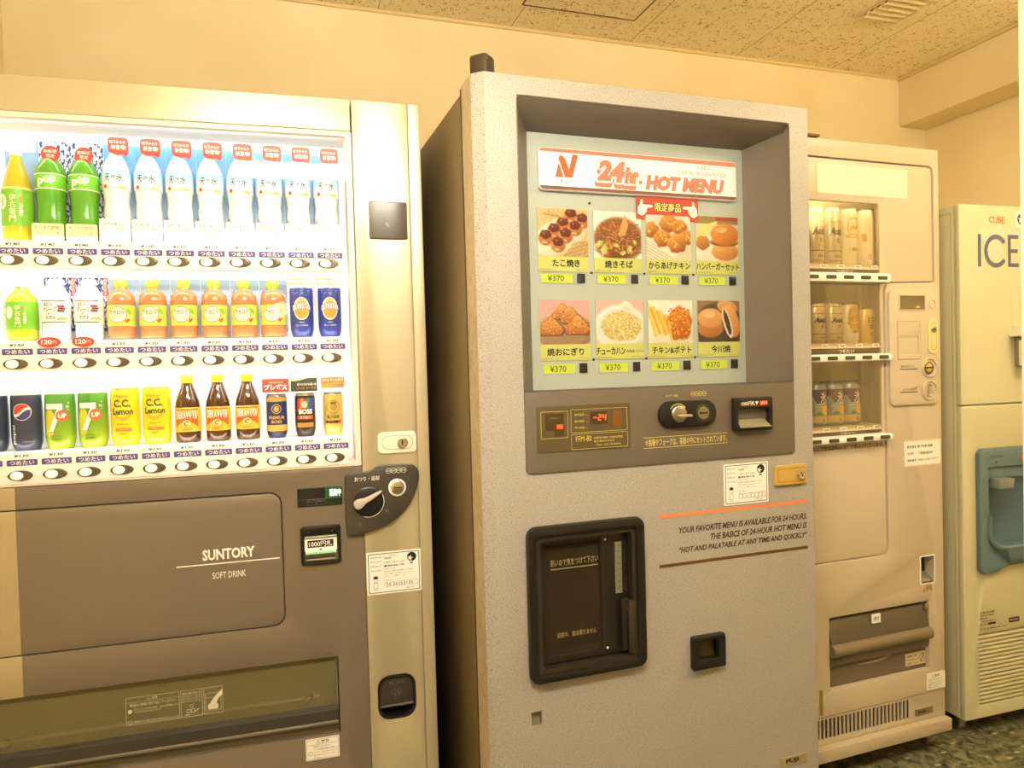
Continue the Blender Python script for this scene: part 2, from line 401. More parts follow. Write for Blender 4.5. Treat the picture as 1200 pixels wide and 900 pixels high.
DV = thing('drink_vending_machine', 'wide champagne and taupe soft drink vending machine with a bright display of bottles and cans', 'vending machine', (.352, 1.6804, 0), -.0466)
cab = MB()
cab.box(-1.0, -.98, .05, .60, .10, 1.83, SIDE).box(-.02, 0, .05, .60, .10, 1.83, SIDE).box(-1.0, 0, .05, .60, 1.81, 1.83, SIDE).box(-1.0, 0, .58, .60, .10, 1.83, SIDE).box(-1.0, 0, .05, .60, .10, .12, SIDE)
cab.build('cabinet', DV)
MB().box(-.98, -.02, .06, .58, .03, .10, DARK).build('kick_base', DV)
for x, y in ((-.93, .1), (-.07, .1), (-.93, .54), (-.07, .54)): MB().lathe([(.02, 0), (.02, .01), (.01, .014), (.01, .035)], STEEL, x, y, 0, 14).build('foot', DV)
MB().plate(rr(-1.0, -.1605, 1.757, 1.83, .003), 0, .045, GOLD, .002).build('header_panel', DV)
MB().plate([rr(-.1575, -.0295, .10, 1.83, .003), rr(-.1385, -.05, .389, .493, .028)], 0, .045, GOLD, .002).build('service_column', DV)
MB().plate(rr(-.029, 0, .10, 1.83, .003), .0015, .045, GOLD, .003).build('edge_strip', DV)
MB().plate([rr(-1.0, -.158, .10, .9885, .003), rr(-.96, -.226, .377, .555, .004), rr(-1.0+.02, -.3375, .6405, .9425, .026)], 0, .045, TWO_TONE, .0012).build('lower_panel', DV)
ad = MB(); ad.plate(rr(-.977, -.3402, .6432, .9398, .024), -.002, .03, TWO_TONE, .0015).plate([rr(-.979, -.3385, .6415, .9415, .025)], .004, .03, SEAM)
ad.text('SUNTORY', -.506, -.398, .803, .827, -.0026, WHITEINK, .035).decal(rect(-.559, -.346, .7935, .796), -.0026, WHITEINK).text('SOFT DRINK', -.487, -.418, .7615, .7755, -.0026, WHITEINK)
ad.build('access_door', DV)

# display window
dw = MB()
RIMW = mat('window_rim_plastic', (232, 224, 206), .4)
dw.plate([rr(-.985, -.159, .990, 1.7565, .004), rr(-.965, -.172, 1.0, 1.745, .006)], .001, .10, RIMW, .001)
dw.build('window_frame', DV)
back_m = emission('glowing_white_panel', (1.0, .97, .90), DISPLAY_BACK)  # white plastic given its own glow in place of tube light
MB().box(-.97, -.165, .092, .098, .992, 1.75, back_m).build('display_back', DV)
CLEAR = glass('clear_window_pane', gloss=.3)
for z0, z1 in ((1.500, 1.7445), (1.292, 1.434), (1.064, 1.224)): MB().box(-.964, -.173, .0035, .0055, z0, z1, CLEAR).build('window_pane', DV)
PURPLE = mat('purple_tag', (92, 74, 138), .5)
TAGTXT = WHITEINK
btn_bezel = mat('button_bezel', (96, 86, 66), .35, .3)
btn_face = mat('lit_button_face', (252, 246, 224), .35, emit=.25)
RAILW = mat('white_rail', (252, 249, 242), .35)
XI = [-.845+.0626*i for i in range(11)]
rails = ((1.436, 1.497, 1.454, 1.4725, 1.4865), (1.226, 1.289, 1.2415, 1.2665, 1.280), (.995, 1.061, 1.013, 1.0395, 1.0535))
prices = (['140']*3+['110']*8, ['130', '', '']+['130']*8, ['130']*11)
for row, (zb, zt, zbtn, ztag, zpr) in enumerate(rails):
    rm = MB()
    rm.plate(rr(-.963, -.188, zb, zt-.004, .006, corners='bc'), -.001, .012, RAILW, .002)
    rm.prism([(.0, zt-.006), (.012, zt), (.09, zt), (.09, zt-.02), (.012, zt-.02)], -.963, -.188, RAILW)
    for x, p in zip(XI, prices[row]):
        if p: rm.text('¥'+p, x-.013+.003, x+.013+.003, zpr-.0028, zpr+.0028, -.0014, INK, .02, .15)
    rail = rm.build('selection_rail', DV)
    area = bpy.data.lights.new('display_tube_and_fill', 'AREA'); area.shape = 'RECTANGLE'; area.size = .76; area.size_y = .012; area.energy = DISPLAY_TUBE; area.color = (1, .96, .88)
    ao = bpy.data.objects.new('display_tube_and_fill', area); COL.objects.link(ao); ao.parent = DV
    zl = (1.741, 1.432, 1.222)[row]; ao.location = (-.567, .012, zl); ao.rotation_euler = (math.radians(38), 0, 0)
    area = bpy.data.lights.new('display_tube_and_fill', 'AREA'); area.shape = 'RECTANGLE'; area.size = .76; area.size_y = .008; area.energy = DISPLAY_TUBE*.3; area.color = (1, .96, .88)  # upward fill light added to even out the products
    ao = bpy.data.objects.new('display_tube_and_fill', area); COL.objects.link(ao); ao.parent = DV; ao.location = (-.567, .008, zt+.002); ao.rotation_euler = (math.radians(125), 0, 0)
    cols = XI if row < 2 else [XI[0]-.0626]+XI
    for x in cols:
        tg = MB().plate(rr(x-.0275+.004, x+.0275+.004, ztag-.0062, ztag+.0062, .0022), -.0018, -.0008, PURPLE)
        tg.text('つめたい', x-.022+.004, x+.022+.004, ztag-.0046, ztag+.0046, -.0021, TAGTXT, .02)
        tg.build('cold_tag', DV)
        bt = MB().plate([ell(x, zbtn, .0225, .0105), ell(x-.006, zbtn, .0118, .0088)], -.004, -.0005, btn_bezel, .001).build('selection_button', DV)
        MB().plate(ell(x-.006, zbtn, .0116, .0086), -.0055, -.0005, btn_face, .0015).build('button_face', bt)
for x in XI[1:3]:
    p = MB().plate(ell(x, 1.2855, .021, .0105), -.0045, -.003, RED); p.text('120', x-.0145, x+.005, 1.2805, 1.2905, -.005, WHITEINK, .03).text('円', x+.0065, x+.0135, 1.2815, 1.2885, -.005, WHITEINK)
    p.build('price_badge', DV)

# column fittings
MB().plate(rr(-.125, -.037, 1.5125, 1.599, .004), -.004, .001, mat('smoked_sensor_window', (74, 66, 54), .25), .0015).decal(ell(-.083, 1.545, .003, .006, rot=.5), -.0045, GREYINK).build('sensor_window', DV)
lk = MB().plate(rr(-.1215, -.0305, 1.0145, 1.0645, .012), -.005, .001, CREAM, .0025).decal([rr(-.112, -.04, 1.024, 1.056, .015), rr(-.1112, -.0408, 1.0248, 1.0552, .0145)], -.0055, SEAM)
lk = lk.build('lock_plate', DV)
MB().lathe([(.0125, 0), (.0125, .004), (.0105, .005), (.0095, .003), (0, .003)], CHROME, -.0645, -.005, 1.0388, 24, 'y').decal(rect(-.0662, -.0632, 1.034, 1.044), -.0086, INK).build('key_lock', lk)
COAL = mat('charcoal_plastic', (64, 58, 48), .42)
out = [(-.190, .8305), (-.16, .833), (-.125, .842), (-.095, .854), (-.068, .874), (-.047, .900), (-.034, .928), (-.028, .955), (-.029, .972), (-.036, .983), (-.048, .9895), (-.118, .9895), (-.127, .987), (-.137, .979), (-.143, .9765), (-.187, .9745), (-.194, .972), (-.1985, .965), (-.1985, .843), (-.196, .835)]
cu = MB().plate(soften(out), -.012, .001, COAL, .003)
cu.text('おつり・返却', -.177, -.121, .9555, .966, -.0125, WHITEINK, .03)
for k, s in enumerate(('500', '100', '50', '10')):
    x = -.099+.0115*k; cu.decal([ell(x, .9755, .0062), ell(x, .9755, .0053)], -.0125, WHITEINK); cu.text(s, x-.004, x+.004, .9735, .9775, -.0125, WHITEINK)
for x, z in ((-.168, .853), (-.105, .880)): cu.decal([rr(x-.003, x+.003, z, z+.007, .001), rr(x-.002, x+.002, z+.001, z+.006, .001)], -.0125, GREYINK)
cu = cu.build('coin_unit', DV)
MB().lathe([(.0345, 0), (.0345, .002), (.032, .0035), (.0, .0035)], BLACK, -.147, -.0115, .907, 32, 'y').decal([[(-.147+.036*math.cos(a), .907+.036*math.sin(a)) for a in np.linspace(-1.9, .45, 16)]+[(-.147+.0335*math.cos(a), .907+.0335*math.sin(a)) for a in np.linspace(.45, -1.9, 16)]], -.0126, WHITEINK).build('knob_dial', cu)
lv = [(-.176, .894), (-.182, .902), (-.181, .911), (-.173, .9165), (-.158, .917), (-.148, .921), (-.120, .9335), (-.1165, .932), (-.118, .927), (-.140, .912), (-.152, .907), (-.160, .898), (-.168, .892)]
MB().plate(soften(lv[::-1]), -.026, -.0145, mat('grey_lever', (196, 186, 170), .35), .003).build('return_lever', cu)
MB().lathe([(.0205, 0), (.0205, .0015), (.0185, .002), (.0185, .0012), (.016, .0012), (.0155, .004), (.0, .004)], WHITE, -.0805, -.0115, .936, 32, 'y').build('coin_ring', cu)
MB().lathe([(.0165, 0), (.0155, .004), (.013, .0055), (0, .0055)], CHROME, -.0805, -.0125, .936, 28, 'y').decal(rect(-.0905, -.0705, .935, .937), -.0185, INK).build('coin_slot', cu)

ld = MB().plate(rr(-.3035, -.205, .9045, .9465, .002), -.003, .001, BLACK, .0008)
GREENLED = mat('green_led', (70, 235, 110), .5, emit=1.4)
DGREEN = mat('dark_green_glow', (16, 70, 26), .4, emit=.35)
ld.decal(rect(-.242, -.207, .921, .945), -.0034, DGREEN).text('販売中', -.233, -.208, .925, .9415, -.0037, mat('white_green_led', (220, 255, 226), .5, emit=1.6), .03)
ld.decal(rect(-.242, -.207, .906, .917), -.0034, mat('dim_green_glass', (14, 40, 16), .3))
for x0, x1, s in ((-.283, -.264, 'あたり'), (-.262, -.243, '釣銭切れ')): ld.decal([rect(x0, x1, .9075, .920), rect(x0+.0006, x1-.0006, .9081, .9194)], -.0034, GREYINK).text(s, x0+.002, x1-.002, .914, .918, -.0034, GREYINK)
ld.decal(rect(-.302, -.2065, .9209, .9214), -.0036, GREYINK).build('vending_status_display', DV)

bu = MB().plate([rr(-.3005, -.2115, .7715, .861, .008), rr(-.2925, -.2195, .778, .838, .003)], -.008, .001, BLACK, .0025)
bu.box(-.2925, -.2195, .02, .024, .776, .84, DARK)
for x in (-.282, -.231): bu.decal(ell(x, .847, .0012), -.0085, GREYINK)
bu = bu.build('bill_unit', DV)
bi = MB().plate(rr(-.2915, -.2205, .803, .8365, .002), -.0045, .012, PAPER, .001).prism([(-.013, .798), (-.010, .8035), (.012, .8035), (.012, .793)], -.289, -.223, PAPER)
bi.decal(rect(-.285, -.228, .811, .8275), -.005, INK).text('1000円札', -.282, -.231, .8125, .826, -.0054, WHITEINK, .025).decal([(-.2605, .8075), (-.2565, .8035), (-.2525, .8075)], -.005, INK).decal(rect(-.291, -.221, .831, .8345), -.005, STEEL)
bi.decal([(-.288, .7985), (-.224, .7985), (-.226, .8025), (-.286, .8025)], -.0138, mat('green_bill_mark', (96, 196, 92), .5, emit=.5)).build('bill_label', bu)
MB().box(-.288, -.224, -.012, .01, .781, .7875, STEEL, .0025).build('bill_lip', bu)

ss = MB(); service_sticker(ss, -.1555, -.029, .687, .7855, '20 26252135'); ss.build('service_sticker', DV)
ws = MB().plate(rr(-.304, -.2295, .3235, .3725, .002), -.0012, 0, PAPER)
ws.decal([rr(-.302, -.2315, .3255, .3705, .002), rr(-.3013, -.2322, .3262, .3698, .002)], -.0016, GREYINK).text('⚠警告', -.281, -.252, .3605, .3685, -.0016, INK, .03).decal(rect(-.3, -.2335, .3582, .3588), -.0016, GREYINK)
for k, s in enumerate(('転倒の恐れあり', 'この自動販売機を移動', 'したり、押したりしないで', '強く揺すらないでください', 'ください。')): ws.text(s, -.287, (-.252, -.24, -.2345, -.236, -.27)[k], .352-.0065*k, .3560-.0065*k, -.0016, GREYINK)
ws.decal([ell(-.294, .339, .0045), ell(-.294, .339, .0037)], -.0016, GREYINK).build('warning_sticker', DV)
cr = MB().plate([rr(-.1383, -.0502, .3892, .4928, .027), rr(-.133, -.0555, .395, .487, .024)], -.001, .045, BLACK, .001).box(-.138, -.05, .040, .046, .388, .494, BLACK)
cr = cr.build('coin_return_cup', DV)
fl = MB().plate(rr(-.1325, -.056, .418, .4865, .022, corners='cd'), .004, .010, mat('smoked_flap', (52, 46, 36), .6), .001).prism([(.001, .4185), (.004, .4225), (.02, .4225), (.02, .417)], -.1325, -.056, mat('smoked_flap', (52, 46, 36), .6))
fl.text('おつり', -.111, -.076, .470, .4765, .0032, GREYINK)
for x, z in ((-.100, .452), (-.088, .452), (-.094, .441), (-.094, .447)): fl.decal([ell(x, z, .006), ell(x, z, .0053)], .0033, GREYINK)
fl.build('return_flap', cr)

# retrieval port: lined bay behind a clear flap
OLIVE = mat('olive_bay_lining', (206, 198, 160), .4)
rb = MB().prism([(.062, .57), (.062, .50), (.085, .44), (.085, .36), (.09, .36), (.09, .57)], -.96, -.226, OLIVE).box(-.96, -.226, .03, .088, .372, .378, DARK).box(-.96, -.226, .03, .088, .553, .558, OLIVE).box(-.965, -.96, .03, .088, .37, .56, OLIVE).box(-.226, -.221, .03, .088, .37, .56, STEEL)
rb.build('retrieval_bay', DV)
pf = MB().plate([rr(-.958, -.228, .379, .553, .003), rr(-.95, -.234, .43, .541, .003)], .012, .02, mat('olive_flap_frame', (112, 102, 72), .35), .001)
pf.prism([(.004, .43), (.012, .436), (.02, .436), (.02, .392), (.004, .392)], -.957, -.229, DARK).prism([(.001, .404), (.004, .406), (.004, .399), (.001, .400)], -.957, -.229, mat('worn_grey_lip', (112, 104, 88), .5))
pf = pf.build('retrieval_flap', DV)
MB().box(-.949, -.235, .014, .016, .431, .540, hazy('haze_painted_flap_pane', (240, 238, 222), (190, 180, 142), .20)).build('flap_pane', pf)  # pale film on the pane lightens the dark bay
MB().lathe([(.0055, -.67), (.0055, 0)], mat('pale_steel_rod', (214, 206, 184), .35, .5), -.27, .036, .452, 12, 'x').build('push_rod', DV)
for x in (-.905, -.292): MB().lathe([(0, 0), (.011, 0), (.012, .004), (.009, .010), (0, .013)], CHROME, x, .038, .449, 20, 'y').build('rod_knob', DV)
cl = MB(); y = .0132; PRT = mat('pale_print', (222, 214, 186), .6)
for x0, x1 in ((-.672, -.566), (-.563, -.519), (-.516, -.477)): cl.decal([rect(x0, x1, .459, .518), rect(x0+.0007, x1-.0007, .4597, .5173)], y, PRT)
cl.text('⚠ 注意', -.630, -.609, .5095, .5155, y, PRT, .02).decal(rect(-.671, -.567, .5068, .5073), y, PRT).text('商品は1本毎に取り出してください', -.664, -.573, .498, .5042, y, PRT, .02)
cl.text('同じビンの商品の場合、商品の破損により', -.656, -.569, .489, .4935, y, PRT).text('けがの恐れがあります', -.656, -.603, .4835, .4875, y, PRT).text('中途の入り扉に手を入れないでください', -.656, -.569, .462, .467, y, PRT)
cl.decal(ell(-.664, .488, .0042), y, PRT).text('!', -.6645, -.6635, .4855, .4905, y-.0003, OLIVE, .03).decal([ell(-.664, .4645, .0042), ell(-.664, .4645, .0034)], y, PRT)
cl.text('商品の取り出し方', -.560, -.522, .508, .5135, y, PRT, .02)
for k in range(3): cl.text('商品を手前に引いて取り出し', -.561, -.521, .5025-.0055*k, .5060-.0055*k, y, PRT)
cl.decal([rr(-.552, -.544, .467, .476, .002), rr(-.551, -.545, .468, .475, .002)], y, PRT).decal([rr(-.543, -.535, .467, .476, .002), rr(-.542, -.536, .468, .475, .002)], y, PRT).decal(rect(-.555, -.545, .4625, .464), y, PRT).decal([(-.536, .468), (-.526, .474), (-.526, .4755), (-.536, .470)], y, PRT).decal([ell(-.541, .482, .0035), ell(-.541, .482, .0028)], y, PRT)
cl.decal([rect(-.513, -.481, .466, .505), rect(-.5122, -.4818, .4667, .5043)], y, PRT).decal(rect(-.513, -.481, .4945, .4952), y, PRT).decal(rr(-.508, -.487, .4685, .481, .003), y, PRT)
cl.decal([(-.505, .480), (-.500, .4885), (-.493, .497), (-.478, .511), (-.478, .499), (-.486, .492), (-.490, .483), (-.496, .476)], y-.0002, PRT).build('caution_print', pf)

# ------------------------------------------------------------------ display bottles and cans
LABELG = mat('bright_green_label', (120, 188, 36), .45)
CREAMINK = mat('cream_ink', (250, 244, 214), .6)
def card_mat(name, top, low, z0, z1):
    m = mat(name, low, .6); n, l, b = nodes(m)
    tc = n.new('ShaderNodeTexCoord'); sx = n.new('ShaderNodeSeparateXYZ'); mr = n.new('ShaderNodeMapRange'); mr.inputs['From Min'].default_value = z0; mr.inputs['From Max'].default_value = z1
    mx = n.new('ShaderNodeMix'); mx.data_type = 'RGBA'; mx.inputs['A'].default_value = (*lin(low), 1); mx.inputs['B'].default_value = (*lin(top), 1)
    l.new(tc.outputs['Object'], sx.inputs[0]); l.new(sx.outputs['Z'], mr.inputs['Value']); l.new(mr.outputs[0], mx.inputs['Factor']); l.new(mx.outputs['Result'], b.inputs['Base Color'])
    return m
SKYCARD = card_mat('sky_blue_card', (96, 164, 222), (190, 220, 243), .06, .2)
PALECARD = card_mat('pale_blue_card', (118, 160, 204), (200, 220, 234), .04, .2)
leaf_m = mat('leaf_pattern_card', (245, 246, 250), .6); n, l, b = nodes(leaf_m)
tc = n.new('ShaderNodeTexCoord'); mp = n.new('ShaderNodeMapping'); mp.inputs['Scale'].default_value = (1, 1, .55); mp.inputs['Rotation'].default_value = (0, .7, 0)
t1 = n.new('ShaderNodeTexNoise'); t1.inputs['Scale'].default_value = 210; t1.inputs['Detail'].default_value = 1; t1.inputs['Distortion'].default_value = .6
rp = n.new('ShaderNodeValToRGB'); rp.color_ramp.elements[0].position = .43; rp.color_ramp.elements[0].color = (*lin((40, 52, 104)), 1); rp.color_ramp.elements[1].position = .56; rp.color_ramp.elements[1].color = (*lin((246, 246, 250)), 1)
e = rp.color_ramp.elements.new(.50); e.color = (*lin((140, 156, 196)), 1)
l.new(tc.outputs['Object'], mp.inputs[0]); l.new(mp.outputs[0], t1.inputs['Vector']); l.new(t1.outputs['Fac'], rp.inputs['Fac']); l.new(rp.outputs[0], b.inputs['Base Color'])

CAP = [(0, 0), (.0105, 0), (.0112, .001), (.0112, .014), (.010, .016), (0, .016)]
def band(prof_r, z0, z1, m): return MB().lathe([(prof_r, z0), (prof_r, z1)], m, seg=32)
def vtext(mb, s, x, z_top, h, y, m, wrap, bold=.03, w=None):
    w = w or h
    for k, ch in enumerate(s): mb.text(ch, x-w/2, x+w/2, z_top-h*(k+1)+h*.1, z_top-h*k, y, m, bold, wrap=wrap)

def tea_bottle(label, group):
    t = thing('tea_bottle', label, 'bottle', group=group); amber = mat('amber_green_tea', (206, 178, 34), .2, coat=.5)
    MB().lathe([(0, 0), (.024, 0), (.0285, .004), (.029, .016), (.0285, .03), (.029, .04), (.029, .095), (.0275, .108), (.022, .132), (.0145, .158), (.0105, .172), (.0105, .178), (0, .178)], amber).build('bottle_body', t)
    lb = MB().lathe([(.0288, .028), (.0295, .031), (.0295, .096), (.0282, .105)], LABELG, seg=32).lathe([(.0284, .1045), (.0286, .106), (.0283, .1085), (.028, .1075)], mat('pale_yellow_line', (236, 232, 150), .5), seg=32)
    vtext(lb, '伊右衛門', -.0005, .093, .0145, 0, CREAMINK, .0298, w=.0125)
    lb.decal(ell(-.022, .078, .0105, .016), 0, CREAMINK, .0297).decal([(-.0245, .088), (-.021, .083), (-.0265, .080), (-.021, .074), (-.026, .070), (-.024, .068), (-.018, .075), (-.0225, .080), (-.018, .083), (-.022, .089)], 0, LABELG, .0299)
    lb.decal(rect(.012, .017, .077, .088), 0, mat('orange_seal', (208, 132, 40), .5), .0298).decal(rect(-.0145, -.0095, .038, .045), 0, mat('orange_seal', (208, 132, 40), .5), .0298)
    vtext(lb, 'お茶一杯', .0145, .075, .007, 0, CREAMINK, .0298, .01); lb.build('label_band', t)
    MB().lathe(CAP, WHITE, cz=.177).build('cap', t)
    MB().plate(rect(-.031, .031, .0, .222), .033, .035, PALECARD).plate(rr(-.0285, .0265, .196, .2195, .003), .0315, .033, WHITE).text('おいしさ緑ごこち', -.026, .024, .2095, .2165, .0312, INK).text('四季で変わる', -.026, .019, .1995, .2065, .0312, INK).build('backing_card', t)
    return t
def melon_bottle(label, group):
    t = thing('melon_soda_bottle', label, 'bottle', group=group); g = mat('melon_soda_green', (84, 160, 24), .18, coat=.6)
    MB().lathe([(0, 0), (.024, 0), (.027, .004), (.027, .05), (.0255, .07), (.027, .09), (.0282, .105), (.0285, .14), (.027, .152), (.02, .166), (.0125, .18), (.0105, .188), (.0105, .194), (0, .194)], g).build('bottle_body', t)
    lb = MB().lathe([(.0285, .107), (.0292, .108), (.0292, .138), (.0287, .139)], mat('lime_label', (112, 196, 44), .45), seg=32)
    for a, c in ((.1065, .1085), (.1375, .1395)): lb.lathe([(.0293, a), (.0295, (a+c)/2), (.0293, c)], CREAMINK, seg=32)
    lb.text('p', -.018, -.006, .110, .1285, 0, WHITEINK, .04, wrap=.0297).decal([ell(.0, .1255, .0065, .007), ell(0, .1255, .003, .0035)], 0, WHITEINK, .0297).decal(ell(0, .1255, .003, .0035), 0, mat('lemon_dot', (226, 214, 80), .5), .0296).text('p', .0065, .0175, .116, .134, 0, WHITEINK, .04, wrap=.0297)
    for k in range(16): a, c = random.uniform(-.02, .02), random.uniform(.109, .118); lb.decal(ell(a, c, .0006, n=8), 0, WHITEINK, .0297)
    lb.build('label_band', t)
    MB().lathe(CAP, WHITE, cz=.192).build('cap', t)
    bc = MB().plate(rect(-.0305, .0305, .0, .222), .033, .035, leaf_m)
    bc.plate(rr(-.0295, .0295, .000, .034, .004), -.0315, -.0305, card_mat('cream_orange_banner', (250, 228, 176), (246, 210, 140), 0, .034)).text('すっきり爽快!', -.024, .023, .0205, .0295, -.032, GREYINK, .02, .2).text('メロンソーダ', -.023, .022, .008, .0175, -.032, GREYINK, .02, .2)
    bc.box(-.028, .028, -.0306, .033, 0, .001, WHITE).build('backing_card', t)
    st = MB().plate(ell(.006, .182, .0175), -.0165, -.0155, RED).text('自販機', -.006, .018, .184, .191, -.0169, WHITEINK, .02).text('限定', -.002, .014, .174, .1815, -.0169, WHITEINK, .02)
    st.build('round_sticker', t)
    return t
def water_bottle(label, group):
    t = thing('water_bottle', label, 'bottle', group=group); clr = mat('frosted_clear_bottle', (232, 238, 242), .15, coat=.5)
    MB().lathe([(0, 0), (.022, 0), (.0265, .004), (.0268, .02), (.0255, .03), (.0268, .04), (.0268, .07), (.0245, .085), (.0262, .10), (.0275, .112), (.0278, .145), (.026, .160), (.019, .178), (.012, .190), (.0105, .195), (.0105, .2), (0, .2)], clr).build('bottle_body', t)
    lb = MB().lathe([(.0278, .112), (.0284, .113), (.0284, .128)], mat('pale_white_label', (238, 244, 246), .45), seg=32).lathe([(.0284, .128), (.0284, .151), (.0272, .153)], card_mat('water_label_blue', (150, 208, 240), (222, 238, 248), .128, .15), seg=32)
    lb.text('天', -.0195, -.007, .128, .1435, 0, INK, .03, .15, wrap=.0288).text('然', -.0055, .004, .131, .141, 0, INK, .0, .15, wrap=.0288).text('水', .005, .0195, .128, .143, 0, INK, .02, wrap=.0288)
    lb.decal(ell(-.018, .1175, .004), 0, RED, .0287).decal([(-.026, .1145), (-.026, .1132), (.026, .1132), (.026, .117), (.016, .119), (.006, .115)][::1], 0, mat('meadow_green', (184, 196, 70), .5), .0286)
    lb.text('南アルプスの', -.012, .010, .1245, .1265, 0, GREYINK, wrap=.0288).build('label_band', t)
    MB().lathe(CAP, mat('pale_blue_cap', (216, 230, 242), .35), cz=.198).build('cap', t)
    bc = MB().plate(rect(-.031, .031, .045, .221), .033, .035, SKYCARD)
    bc.plate(rr(-.0295, .0295, 0, .047, .003), -.030, -.029, WHITE).text('自然が育んだ', -.022, .019, .032, .0395, -.0305, GREYINK, .01).text('おいしい天然水', -.024, .023, .0215, .029, -.0305, GREYINK, .01).text('人', -.0265, -.0185, .047, .056, -.0285, mat('navy_ink', (84, 90, 140), .6), .03)
    bc.box(-.028, .028, -.0295, .033, 0, .0005, WHITE).build('backing_card', t)
    MB().plate(soften([(-.011, .199), (-.011, .219), (-.007, .2245), (.024, .2245), (.029, .220), (.0295, .196), (.026, .184), (.018, .1885), (-.002, .190), (-.0095, .193)], 1), -.0155, -.0145, RED).text('地下からの', -.0075, .0235, .2105, .2175, -.016, WHITEINK, .02).text('新登場!', -.005, .0245, .198, .2080, -.016, WHITEINK, .03).build('speech_badge', t)
    return t
def small_tea(label):
    t = thing('tea_bottle', label, 'bottle'); g = mat('pale_green_tea', (196, 186, 40), .2, coat=.5)
    MB().lathe([(0, 0), (.021, 0), (.0275, .004), (.0285, .012), (.0275, .02), (.0285, .03), (.0285, .075), (.0275, .088), (.021, .098), (.0145, .104), (.0125, .108), (.0125, .113), (0, .113)], g).build('bottle_body', t)
    lb = MB().lathe([(.0285, .023), (.0291, .024), (.0291, .080), (.0284, .081)], LABELG, seg=32)
    vtext(lb, '伊右衛門', .0, .073, .0115, 0, CREAMINK, .0295, w=.0105); lb.decal(ell(-.017, .058, .008, .013), 0, CREAMINK, .0294).decal(rect(.008, .012, .06, .07), 0, mat('orange_seal', (208, 132, 40), .5), .0295); vtext(lb, 'お茶一杯', .013, .058, .0062, 0, CREAMINK, .0295, .01); lb.build('label_band', t)
    MB().lathe([(0, 0), (.0145, 0), (.015, .001), (.015, .014), (.0135, .016), (0, .016)], WHITE, cz=.112).build('cap', t)
    bc = MB().plate(rect(-.0355, -.0275, .0, .112), -.004, -.002, WHITE); vtext(bc, 'みずみずしい味わい', -.0315, .108, .0112, -.0046, mat('leaf_green_ink', (120, 160, 70), .6), None, .0, .006); bc.box(-.0355, -.026, -.004, .002, 0, 0.0005, WHITE)
    bc.build('side_card', t)
    return t
def grape_water(label, group):
    t = thing('grape_water_bottle', label, 'bottle', group=group); clr = mat('frosted_clear_bottle', (232, 238, 242), .15)
    MB().lathe([(0, 0), (.021, 0), (.026, .004), (.027, .02), (.0265, .03), (.0275, .04), (.0275, .085), (.026, .098), (.019, .107), (.0125, .112), (.0115, .116), (0, .116)], clr).build('bottle_body', t)
    lb = MB().lathe([(.0275, .034), (.0281, .035), (.0281, .084), (.0275, .085)], mat('ivory_label', (244, 238, 228), .45), seg=32)
    fr = mat('maroon_print', (116, 44, 46), .5)
    for z in (.036, .0815): lb.decal(rect(-.027, .027, z, z+.002), 0, fr, .0284)
    lb.text('朝摘み', -.017, .002, .0705, .0785, 0, fr, .02, wrap=.0284).text('グレープ', -.019, .008, .059, .069, 0, INK, .02, wrap=.0284).text('&', -.008, -.003, .053, .058, 0, GREYINK, wrap=.0284).text('天然水', -.013, .007, .043, .051, 0, INK, .03, wrap=.0284)
    for k in range(9): lb.decal(ell(.0165+.0045*(k % 3-1)+.002*(k//3 % 2), .071-.005*(k//3), .0026, n=12), 0, mat('grape_print', (136, 40, 66), .5), .0285)
    for k in range(5): lb.decal(ell(.012+.004*k, .044+.002*(k % 2), .0024, n=10), 0, mat('muscat_print', (170, 178, 60), .5), .0285)
    lb.build('label_band', t)
    MB().lathe([(0, 0), (.0128, 0), (.0132, .001), (.0132, .013), (.012, .015), (0, .015)], mat('sky_blue_cap', (172, 208, 232), .35), cz=.114).build('cap', t)
    bc = MB().plate(rect(-.031, .031, .02, .138), .033, .035, leaf_m).plate(rect(.0215, .0295, .098, .137), .0315, .033, RED).decal(ell(-.022, .105, .007), .0325, mat('grape_print', (136, 40, 66), .5)); vtext(bc, '自販機限定', .0255, .135, .0072, .031, WHITEINK, None, .01, .006)
    bc.box(-.03, .03, .0, .035, 0, .0005, WHITE).box(-.03, .03, .033, .035, 0, .022, WHITE).build('backing_card', t)
    return t
def acerola_bottle(label, group):
    t = thing('acerola_bottle', label, 'bottle', group=group); a = mat('acerola_drink', (232, 122, 74), .2, coat=.5)
    MB().lathe([(0, 0), (.022, 0), (.0265, .004), (.0272, .014), (.0262, .02), (.0275, .028), (.0275, .08), (.0268, .094), (.0195, .103), (.0135, .107), (.0125, .111), (.0125, .115), (0, .115)], a).build('bottle_body', t)
    lb = MB().lathe([(.0275, .028), (.0281, .029), (.0281, .072), (.0275, .073)], mat('yellow_green_label', (202, 208, 84), .45), seg=32)
    rd = mat('orange_red_ink', (208, 84, 46), .5)
    lb.decal(ell(-.003, .052, .0195, .0175), 0, rd, .0284).decal(ell(-.003, .052, .018, .016), 0, CREAMINK, .0286).text('アセロラ', -.018, .011, .052, .062, 0, rd, .03, .1, wrap=.0288).text('ドリンク', -.013, .006, .044, .049, 0, rd, wrap=.0288).decal(ell(.0155, .038, .0036), 0, rd, .0287).decal(ell(.019, .041, .003), 0, rd, .0287)
    lb.decal(ell(.02, .06, .004, .008, rot=.6), 0, LABELG, .0285).build('label_band', t)
    MB().lathe([(0, 0), (.013, 0), (.0135, .001), (.0135, .015), (.012, .017), (0, .017)], mat('lime_green_cap', (154, 204, 40), .35), cz=.113).build('cap', t)
    MB().plate(rect(-.0305, .0305, 0, .135), .033, .035, PALECARD).decal(ell(-.022, .106, .0035), .0325, rd).decal(ell(-.025, .101, .003), .0325, rd).build('backing_card', t)
    return t
